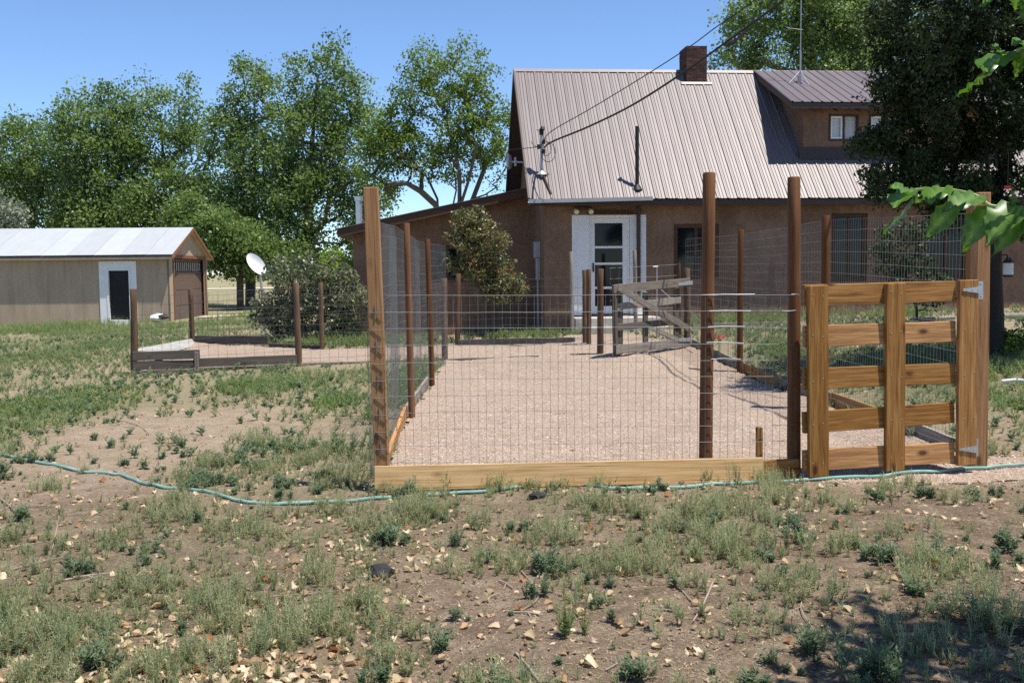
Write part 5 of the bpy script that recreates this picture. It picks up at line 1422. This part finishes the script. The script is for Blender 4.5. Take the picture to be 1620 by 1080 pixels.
def plants(name, X, Y, Hh, spread, S, Lf, ll, lw, mat, rg, up=.6, stem=.0012, tone=None, base_t=.15, hobj=True, parent=None, droopy=0.0):
    P = len(X); Z = zt(X, Y) - .004
    base = np.stack([X, Y, Z], 1)
    az = rg.uniform(0, 6.283, (P, S)); til = rg.random((P, S)) ** .7 * spread[:, None]
    hh = Hh[:, None] * rg.uniform(.55, 1.1, (P, S))
    def pos(t):     # t (P,S,L)
        r = til[..., None] * hh[..., None] * t ** 1.25
        return np.stack([base[:, None, None, 0] + np.cos(az)[..., None] * r, base[:, None, None, 1] + np.sin(az)[..., None] * r, base[:, None, None, 2] + hh[..., None] * (t - droopy * t * t)], -1)
    t = base_t + (1 - base_t) * (np.arange(Lf)[None, None] + rg.random((P, S, Lf))) / Lf
    C = pos(t).reshape(-1, 3); n = len(C)
    a2 = rg.uniform(0, 6.283, n); d = np.stack([np.cos(a2), np.sin(a2), np.full(n, up) + rg.normal(size=n) * .3], 1); d /= np.linalg.norm(d, axis=1)[:, None]
    sc_ = np.repeat((Hh / np.mean(Hh)) ** .5, S * Lf) * (1.15 - .5 * t.reshape(-1)) * rg.uniform(.7, 1.3, n)
    b = np.cross(d, np.array([0, 0, 1.0]) + rg.normal(size=(n, 3)) * .4); b /= np.linalg.norm(b, axis=1)[:, None]
    l_ = (ll * sc_)[:, None]; w_ = (lw * sc_)[:, None]
    nv = 4 if mat == 'weed_blue' else 3
    if nv == 4: V1 = np.stack([C, C + d * l_ * .5 + b * w_, C + d * l_ + np.array([0, 0, -.12]) * l_, C + d * l_ * .5 - b * w_], 1).reshape(-1, 3)
    else: V1 = np.stack([C - b * w_ * .9, C + b * w_ * .9, C + d * l_ + np.array([0, 0, -.12]) * l_], 1).reshape(-1, 3)
    F1_ = np.arange(n * nv).reshape(-1, nv)
    tn = (rg.normal(.45, .2, P) if tone is None else tone)
    r1 = np.repeat(np.clip(np.repeat(tn, S * Lf) + rg.normal(size=n) * .12, 0, 1), nv)
    # stems
    ts = np.tile(np.array([0, 1.0]), (P, S, 1)); Q = pos(ts)
    o = np.stack([-np.sin(az), np.cos(az), 0 * az], -1)[:, :, None, :] * stem
    V2 = np.stack([Q - o, Q + o], 3).reshape(P * S, 4, 3)
    i0 = len(V1) + np.arange(P * S)[:, None] * 4
    F2_ = i0 + np.array([[0, 1, 3, 2]])
    r2 = np.full(P * S * 4, .8)
    tips = Q[:, :, 1].reshape(-1, 3)
    V = np.concatenate([V1, V2.reshape(-1, 3)])
    return V, [F1_, F2_], np.concatenate([r1, r2]), tips
def stuff(name, parts, mat, label, cat):
    V = []; F = []; R = []; b = 0
    for (v, f, r) in parts:
        V.append(v); F += [f_ + b for f_ in f]; R.append(r); b += len(v)
    return tag(nobj(name, npmesh(name, np.concatenate(V), F, MATS[mat], False, {'rnd': np.concatenate(R)})), label, cat, kind='stuff')
rg = np.random.default_rng(99)
def patchy(x, y, s, seed, k=2.2):
    return np.clip((fbm(x * s, y * s, seed, 3) - .5) * k * 2 + .5, 0, 1)
OL = patches([(200, 970, 330, 120, .95), (520, 1000, 150, 100, .75), (340, 840, 280, 40, .85), (480, 750, 120, 40, .9), (900, 790, 380, 18, .5), (640, 850, 140, 50, .75), (1000, 890, 160, 50, .5), (1250, 870, 200, 60, .38), (1480, 850, 160, 60, .33), (1100, 830, 150, 20, .5), (1580, 780, 80, 20, .05), (780, 980, 180, 80, .12), (1200, 1000, 200, 80, .3), (350, 680, 230, 35, .04), (120, 770, 120, 40, .12), (100, 640, 140, 50, .5)])
def d_olive(x, y): return np.clip(field(x, y, .25, OL) * 1.25 * (.15 + .85 * patchy(x, y, 2.3, 301, 2.6)), 0, 1)
parts = []
X, Y, K = scatter_cl(1500, 3.4, 9.5, rg, d_olive, 11, .085)
x2, y2 = scatter(2600, 3.4, 9.5, rg, d_olive, 1.15)
X = np.concatenate([X, x2]); Y = np.concatenate([Y, y2]); K = np.concatenate([K, rg.uniform(.3, .8, len(x2))])
Hh = rg.uniform(.065, .145, len(X)) * K
v, f, r, tips = plants('weed', X, Y, Hh, rg.uniform(.25, .8, len(X)), 7, 10, .024, .0017, 'weed_olive', rg, .7)
parts.append((v, f, r))
tipsA = tips
X, Y = scatter(6500, 9.0, 24, rg, lambda x, y: green_at(x, y) * patchy(x, y, .8, 302), 1.0)
Hh = rg.uniform(.06, .17, len(X))
v, f, r, tips = plants('weed', X, Y, Hh, rg.uniform(.3, .9, len(X)), 5, 7, .04, .004, 'weed_olive', rg, .6)
parts.append((v, f, r))
stuff('wispy_weeds', parts, 'weed_olive', 'wispy olive weeds growing over the yard', 'weeds')
# seed heads on the near weeds
k = rg.random(len(tipsA)) < .40; tk = tipsA[k]; n = len(tk)
V = octv[None] * rg.uniform(.0025, .0052, (n, 1, 1)) + tk[:, None, :]
tag(nobj('seed_heads', npmesh('seed_heads', V.reshape(-1, 3), (octf[None, :4] + (np.arange(n) * 6)[:, None, None]).reshape(-1, 3), MATS['seed_brown'], False, {'rnd': np.repeat(rg.random(n), 6)})), 'tiny brown seed heads on the wispy weeds', 'weeds', kind='stuff')
# blue-green leafy weeds
BL = patches([(1350, 1010, 260, 80, .85), (1550, 900, 120, 80, .7), (1500, 830, 150, 40, .45), (480, 730, 140, 50, .8), (560, 830, 120, 40, .7), (760, 870, 150, 40, .5), (150, 720, 160, 60, .25), (420, 605, 200, 25, .6), (1150, 900, 160, 60, .4), (900, 980, 80, 60, .45), (200, 970, 250, 110, .35), (950, 790, 330, 18, .5), (350, 680, 230, 40, .03)])
def d_blue(x, y): return np.clip(field(x, y, .18, BL) * 1.2 * (.1 + .9 * patchy(x, y, 1.3, 303, 2.2)), 0, 1)
parts = []
X, Y, K = scatter_cl(680, 3.4, 8.5, rg, d_blue, 3.6, .042)
x2, y2 = scatter(700, 3.4, 8.5, rg, d_blue, 1.1)
X = np.concatenate([X, x2]); Y = np.concatenate([Y, y2]); K = np.concatenate([K, rg.uniform(.3, .8, len(x2))])
v, f, r, tips = plants('weed', X, Y, rg.uniform(.06, .115, len(X)) * K, rg.uniform(.35, 1.1, len(X)), 6, 11, .032, .0045, 'weed_blue', rg, .75, .0016)
parts.append((v, f, r))
X, Y = scatter(8500, 8.0, 24, rg, lambda x, y: np.clip(.7 * d_blue(x, y) + .5 * green_at(x, y) * patchy(x, y, .7, 304), 0, 1), 1.0)
v, f, r, tips = plants('weed', X, Y, rg.uniform(.03, .10, len(X)) + .06 * rg.random(len(X)) ** 4, rg.uniform(.5, 1.1, len(X)), 5, 8, .05, .009, 'weed_blue', rg, .7, .002)
parts.append((v, f, r))
stuff('leafy_weeds', parts, 'weed_blue', 'blue green leafy weeds in clumps over the yard', 'weeds')
# grass
parts = []
X, Y = scatter(42000, 8.5, 33, rg, lambda x, y: np.clip(green_at(x, y) * 1.25 * patchy(x, y, .6, 305, 1.5), 0, 1), .85)
v, f, r, tips = plants('tuft', X, Y, rg.uniform(.04, .13, len(X)), rg.uniform(.5, 1.2, len(X)), 4, 3, .085, .0055, 'grass', rg, 1.2, .002, base_t=.0)
parts.append((v, f, r))
X, Y = scatter(9000, 3.4, 9, rg, lambda x, y: np.clip(green_at(x, y) * .9 * patchy(x, y, 1.2, 306, 1.8), 0, 1), 1.1)
v, f, r, tips = plants('tuft', X, Y, rg.uniform(.02, .07, len(X)), rg.uniform(.6, 1.3, len(X)), 6, 2, .05, .0016, 'grass', rg, 1.1, .001, base_t=.0)
parts.append((v, f, r))
stuff('grass', parts, 'grass', 'short patchy grass over the yard', 'grass')
parts = []
def blob(px, py, rx, ry, n, h, seed):
    c = G(px, py); a = G(px, py - ry); b2 = G(px, py + ry); rgb = np.random.default_rng(seed)
    d = rgb.normal(size=(n, 2)) * .5
    x = c.x + d[:, 0] * rx * c.y / FPX; y = c.y + d[:, 1] * (a.y - b2.y) / 2
    k = ~inside(x, y, PENPOLY) if seed < 50 else np.ones(n, bool)
    x, y = x[k], y[k]
    return x, y, rgb.uniform(.5, 1.1, len(x)) * h
for (px, py, rx, ry, n, h, s) in ((420, 612, 95, 12, 420, .12, 1), (80, 522, 130, 7, 420, .30, 2), (300, 518, 90, 6, 200, .22, 3), (70, 645, 130, 40, 900, .09, 4), (1150, 508, 120, 7, 420, .26, 5), (560, 545, 150, 5, 260, .25, 6), (1590, 560, 40, 40, 400, .16, 7), (840, 532, 80, 4, 200, .18, 8), (1220, 500, 60, 5, 160, .25, 9), (640, 615, 25, 40, 260, .16, 10), (1500, 600, 110, 10, 300, .14, 11), (1420, 500, 80, 4, 160, .25, 12), (530, 640, 40, 14, 160, .12, 13), (400, 500, 60, 8, 240, .18, 14), (1420, 575, 120, 30, 900, .10, 15), (1240, 555, 50, 25, 420, .10, 16), (1605, 640, 35, 50, 200, .07, 17), (100, 560, 140, 25, 900, .07, 18)):
    x, y, hh = blob(px, py, rx, ry, n, h, s)
    v, f, r, tips = plants('tuft', x, y, hh, np.full(len(x), .9), 5, 3, .11 * h / .2, .007, 'grass_lush', rg, 1.0, .002, base_t=0.0)
    parts.append((v, f, r))
stuff('lush_grass', parts, 'grass_lush', 'lush green grass along walls and old planks', 'grass')

# individual weeds that stand out
def weed(px, py, h, spread, S, Lf, ll, lw, mat, seed, label, name='weed_plant', up=.75):
    c = G(px, py); rgw = np.random.default_rng(seed)
    X = c.x + rgw.normal(size=5) * h * .18; Y = c.y + rgw.normal(size=5) * h * .18
    v, f, r, tips = plants('weed', X, Y, rgw.uniform(.7, 1.05, 5) * h, np.full(5, spread), S, Lf, ll, lw, mat, rgw, up, .0018)
    v = v - np.array([c.x, c.y, c.z])
    return tag(nobj(name, npmesh(name, v, f, MATS[mat], False, {'rnd': r}), None, Matrix.Translation(c)), label, 'weed', 'weeds that stand out on the dirt')
weed(848, 945, .13, .45, 5, 13, .028, .0045, 'weed_blue', 201, 'compact dark green weed alone on bare dirt at bottom centre')
weed(905, 1010, .17, .5, 6, 13, .032, .0035, 'grass_lush', 202, 'bright green feathery weed at the bottom edge, right of centre')
weed(1000, 1075, .12, .9, 6, 12, .036, .005, 'weed_blue', 203, 'spreading blue green weed at the very bottom edge')
weed(1385, 1075, .21, .5, 7, 14, .040, .006, 'weed_blue', 204, 'tall dark weed at the edge of the tree shadow')
weed(1275, 1035, .12, .8, 6, 12, .035, .006, 'weed_blue', 205, 'dark leafy weed just left of the tree shadow', )
weed(1545, 985, .14, .7, 6, 12, .034, .005, 'weed_blue', 206, 'bushy green weed above the tree shadow, near right edge')
weed(1240, 912, .07, .5, 6, 12, .022, .003, 'weed_blue', 207, 'little round dark weed on bare dirt in front of the gate')
weed(1100, 885, .12, .7, 6, 12, .028, .003, 'weed_olive', 208, 'fine leaved green weed below the middle of the base board')
weed(725, 862, .12, .8, 6, 12, .028, .003, 'weed_blue', 209, 'bushy weed left of centre, below the hose')
weed(1465, 890, .13, .9, 6, 12, .032, .003, 'weed_olive', 210, 'spreading feathery weed below the gate')
weed(1590, 870, .14, .6, 6, 12, .036, .006, 'weed_blue', 211, 'dark broad leaved weed at the right edge')
weed(1215, 778, .20, .35, 4, 12, .026, .003, 'weed_olive', 212, 'tall wispy weed in front of the shaded base board')
weed(790, 775, .16, .6, 6, 12, .026, .0028, 'weed_olive', 213, 'bushy olive weed rising over the hose against the base board')
weed(700, 775, .15, .5, 6, 12, .026, .003, 'weed_olive', 214, 'olive weed near the left end of the base board')
weed(1165, 770, .20, .3, 3, 12, .03, .003, 'weed_blue', 215, 'upright green weed against the right part of the base board')
weed(690, 1030, .10, .8, 5, 10, .030, .005, 'weed_blue', 216, 'small blue green weed low down, left of centre')

# ------------------------------------------------------------------ fallen leaves and twigs
def dry_leaf_mesh(seed):
    rgl = random.Random(seed); V = []; F = []
    n = 5; prof = [.15, .85, 1.0, .72, .3, .0]; cu = rgl.uniform(-1.3, 1.3); cp_ = rgl.uniform(.3, 1.7) * rgl.choice((-1, 1, 1)); tw = rgl.uniform(-.9, .9)
    for i in range(n + 1):
        t = i / n - .5
        for s in (-1, 0, 1):
            V.append((t, s * .40 * prof[i] + rgl.uniform(-.07, .07), cp_ * abs(s) * prof[i] * .25 + cu * t * t * .8 + tw * t * s * .4 + .06))
    for i in range(n):
        for k in range(2): F.append((i * 3 + k, i * 3 + k + 1, i * 3 + 4 + k, i * 3 + 3 + k))
    return np.array(V), np.array(F)
shapes = [dry_leaf_mesh(i) for i in range(9)]
meshes = []; tones = []
for i, (V, F) in enumerate(shapes):
    for tn in (.15, .5, .75, .95) if i < 3 else (.4, .85):
        tones.append(min(.88, tn) if i != 1 else tn); meshes.append(npmesh('fallen_leaf', V, F, MATS['dry_leaf'], True, {'rnd': np.full(len(V), min(.88, tn) if i != 1 else tn)}))
LLP = patches([(150, 1020, 300, 70, 1.0), (300, 1060, 300, 40, 1.0), (420, 960, 200, 80, .7), (560, 900, 150, 60, .5), (760, 880, 160, 40, .35), (700, 1000, 200, 80, .2), (950, 900, 150, 60, .2), (1150, 960, 220, 100, .13), (1400, 950, 230, 100, .1), (850, 1050, 150, 40, .18), (420, 860, 200, 40, .4), (350, 690, 250, 40, .05)])
rgl = np.random.default_rng(404)
def d_ll(x, y): return field(x, y, .15, LLP) * (.35 + .65 * patchy(x, y, 1.0, 307, 1.4))
X, Y = scatter(13000, 3.35, 8.0, rgl, d_ll, 1.45)
near_i = np.argsort(np.where(in_view(X, Y, 0), Y, 99))
Zl = zt(X, Y)
sel = near_i[:1900]; sel = rgl.permutation(sel)[:300]
for i in sel:
    s_ = float(rgl.uniform(.03, .074))
    M_ = Matrix.Translation((X[i], Y[i], Zl[i] + .004)) @ Matrix.Rotation(float(rgl.uniform(0, 6.28)), 4, 'Z') @ Matrix.Rotation(float(rgl.normal() * .35), 4, 'X') @ Matrix.Rotation(float(rgl.normal() * .25), 4, 'Y') @ Matrix.Scale(s_, 4)
    mi = int(rgl.integers(len(meshes))); o = nobj('fallen_leaf', meshes[mi], None, M_)
    cp2 = R3.transposed() @ (Vector((X[i], Y[i], Zl[i])) - Vector((0, 0, EYE))); qx = 810 - cp2.x / cp2.z * FPX; qy = 540 + cp2.y / cp2.z * FPX
    tone_w = 'rust brown' if tones[mi] > .9 else ('tan' if tones[mi] < .3 else ('straw coloured' if tones[mi] < .6 else 'cream'))
    size_w = 'big' if s_ > .059 else ('small' if s_ < .044 else 'medium')
    col_w = ['by the left edge', 'in the lower left quarter', 'left of the middle', 'below the old gate', 'below the round post', 'below the board gate', 'by the right edge'][min(6, max(0, int(qx / 232)))]
    row_w = 'at the bottom edge' if qy > 1010 else ('low in the foreground' if qy > 930 else ('in mid foreground' if qy > 860 else 'just below the hose'))
    tag(o, '%s %s dry leaf lying %s, %s' % (size_w, tone_w, row_w, col_w), 'leaf', 'fallen leaves in the foreground')
rest = np.setdiff1d(np.arange(len(X)), sel)
V = []; F = []; R = []; b = 0
X2, Y2 = scatter(3000, 7.5, 16, rgl, lambda x, y: .18 + 0 * x, 1.0)
XX2 = np.concatenate([X[rest], X2]); YY2 = np.concatenate([Y[rest], Y2]); Z2 = zt(XX2, YY2)
for i in range(len(XX2)):
    v, f = shapes[int(rgl.integers(9))]; a_ = rgl.uniform(0, 6.28); s_ = rgl.uniform(.024, .06)
    ca, sa = math.cos(a_), math.sin(a_); tx, ty = rgl.normal() * .3, rgl.normal() * .3
    p = v * s_; p = np.stack([p[:, 0] * ca - p[:, 1] * sa, p[:, 0] * sa + p[:, 1] * ca, p[:, 2]], 1); p[:, 2] += p[:, 0] * tx + p[:, 1] * ty
    V.append(p + np.array([XX2[i], YY2[i], Z2[i] + .005])); F.append(f + b); b += len(v); R.append(np.full(len(v), rgl.random() * .95))
tag(nobj('leaf_litter', npmesh('leaf_litter', np.concatenate(V), np.concatenate(F), MATS['dry_leaf'], True, {'rnd': np.concatenate(R)})), 'scattered dry leaf litter further back in the yard', 'leaf litter', kind='stuff')
# clods and small stones in the soil
xs_, ys_ = scatter(9000, 3.3, 11, rgl, lambda x, y: .25 + .75 * patchy(x, y, 1.3, 311, 2.0), 1.4)
n = len(xs_); zs_ = zt(xs_, ys_); rs = rgl.uniform(.003, .011, n) * np.where(rgl.random(n) > .95, 1.8, 1)
V = octv[None] * (rs[:, None, None] * rgl.uniform(.7, 1.4, (n, 1, 3))) * rgl.uniform(.7, 1.3, (n, 6, 1)) + np.stack([xs_, ys_, zs_ + rs * .25], 1)[:, None, :]
tag(nobj('soil_clods', npmesh('soil_clods', V.reshape(-1, 3), (octf[None] + (np.arange(n) * 6)[:, None, None]).reshape(-1, 3), MATS['clod'], False, {'rnd': np.repeat(rgl.random(n), 6)})), 'small clods and stones in the dirt', 'soil', kind='stuff')
# straw and twig crumbs
n = 34000
xs_, ys_ = scatter(n, 3.3, 12, rgl, lambda x, y: .9 + 0 * x, 1.4)
n = len(xs_); zs_ = zt(xs_, ys_) + .003; L_ = rgl.uniform(.004, .03, n); a_ = rgl.uniform(0, 3.14, n)
d = np.stack([np.cos(a_), np.sin(a_), rgl.normal(size=n) * .12], 1) * L_[:, None] / 2; w = np.stack([-np.sin(a_), np.cos(a_), 0 * a_], 1) * .0017
c = np.stack([xs_, ys_, zs_ + .002], 1)
V = np.stack([c - d - w, c - d + w, c + d + w * .5, c + d - w * .5], 1).reshape(-1, 3)
tag(nobj('straw_litter', npmesh('straw_litter', V, np.arange(n * 4).reshape(-1, 4), MATS['dry_leaf'], False, {'rnd': np.repeat(rgl.random(n) * .85, 4)})), 'bits of dry straw strewn over the dirt', 'straw', kind='stuff')
tw = [((1130, 920), (1112, 955), (1096, 985)), ((1280, 935), (1268, 962), (1290, 1000)), ((825, 905), (852, 942), (826, 968)), ((790, 920), (812, 932)), ((815, 1035), (838, 1058), (856, 1082)), ((590, 995), (648, 985)), ((600, 1005), (637, 1006)), ((810, 970), (862, 975)), ((960, 1062), (992, 1048)), ((185, 665), (215, 672), (240, 688)), ((180, 675), (240, 678), (270, 672)), ((40, 803), (85, 802)), ((0, 790), (30, 816)), ((92, 818), (82, 870)), ((20, 868), (66, 860)), ((10, 905), (110, 880)), ((130, 922), (162, 912)), ((0, 1066), (48, 1054)), ((430, 945), (520, 938), (585, 925)), ((1565, 795), (1590, 805), (1620, 808)), ((1515, 892), (1542, 890)), ((1030, 965), (1085, 972)), ((1065, 925), (1095, 955)), ((100, 920), (175, 908)), ((770, 530 + 420), (790, 940)), ((380, 670), (395, 662)), ((1455, 925), (1470, 880)), ((225, 700), (280, 695))]
TWL = ['forked pale twig on the dirt, in line with the tall round post', 'crooked twig standing out below the board gate stile', 'bent pale twig beside the compact dark weed', 'short twig left of the bent twig, bottom centre', 'long curved twig at the bottom edge, centre', 'thicker stick lying level, left of bottom centre', 'thin stick just under the thicker level stick', 'thin dark twig right below the compact dark weed', 'short stick beside the feathery green weed at the bottom', 'crooked twig on the bare patch, left of the old planks', 'level twig at the top of the bare dirt patch', 'short grey stick at the left edge, below the hose', 'dark stump of twig at the left edge, below the hose', 'thin white twig pointing up the picture, far left', 'pale twig at the left edge, in mid foreground', 'long thin twig by the left edge, among leaves', 'short twig in the lower left quarter', 'dark twig in the bottom left corner', 'long thin pale stem lying across the lower left quarter', 'bleached branch at the right edge, under the hose', 'pale twig beside the dark weed near right edge', 'level reddish twig right of the feathery weed', 'slanting twig above the reddish level twig', 'long thin twig among the weeds, lower left', 'tiny twig beside the lone dark weed', 'tiny twig in the middle of the bare patch', 'upright straw stem below the board gate', 'thin twig across the middle of the bare dirt patch']
for i, pl_ in enumerate(tw):
    pts = [G(*p) for p in pl_]; pts = [Vector((p.x + random.uniform(-.006, .006), p.y, z1(p.x, p.y) + .008)) for p in pts]
    if len(pts) > 2: pts = ctrl(pts, 3)
    else: pts = [pts[0], lerp(pts[0], pts[1], .5) + Vector((0, .008, .004)), pts[1]]
    mb = MB(); r_ = random.uniform(.003, .006); n_ = len(pts); mb.tube(pts, [r_ * (1 - .5 * k / n_) for k in range(n_)], 6, jit=.12)
    k = n_ // 2; dr_ = (pts[-1] - pts[0]).normalized(); sd = Vector((-dr_.y, dr_.x, .3)); mb.tube([pts[k], pts[k] + (dr_ * .6 + sd * random.choice((-.8, .8))) * .05], [r_ * .6, r_ * .3], 5)
    tag(mb.build('dry_twig', MATS['twig'], None, None, smooth=True), TWL[i], 'twig', 'dry twigs on the ground')
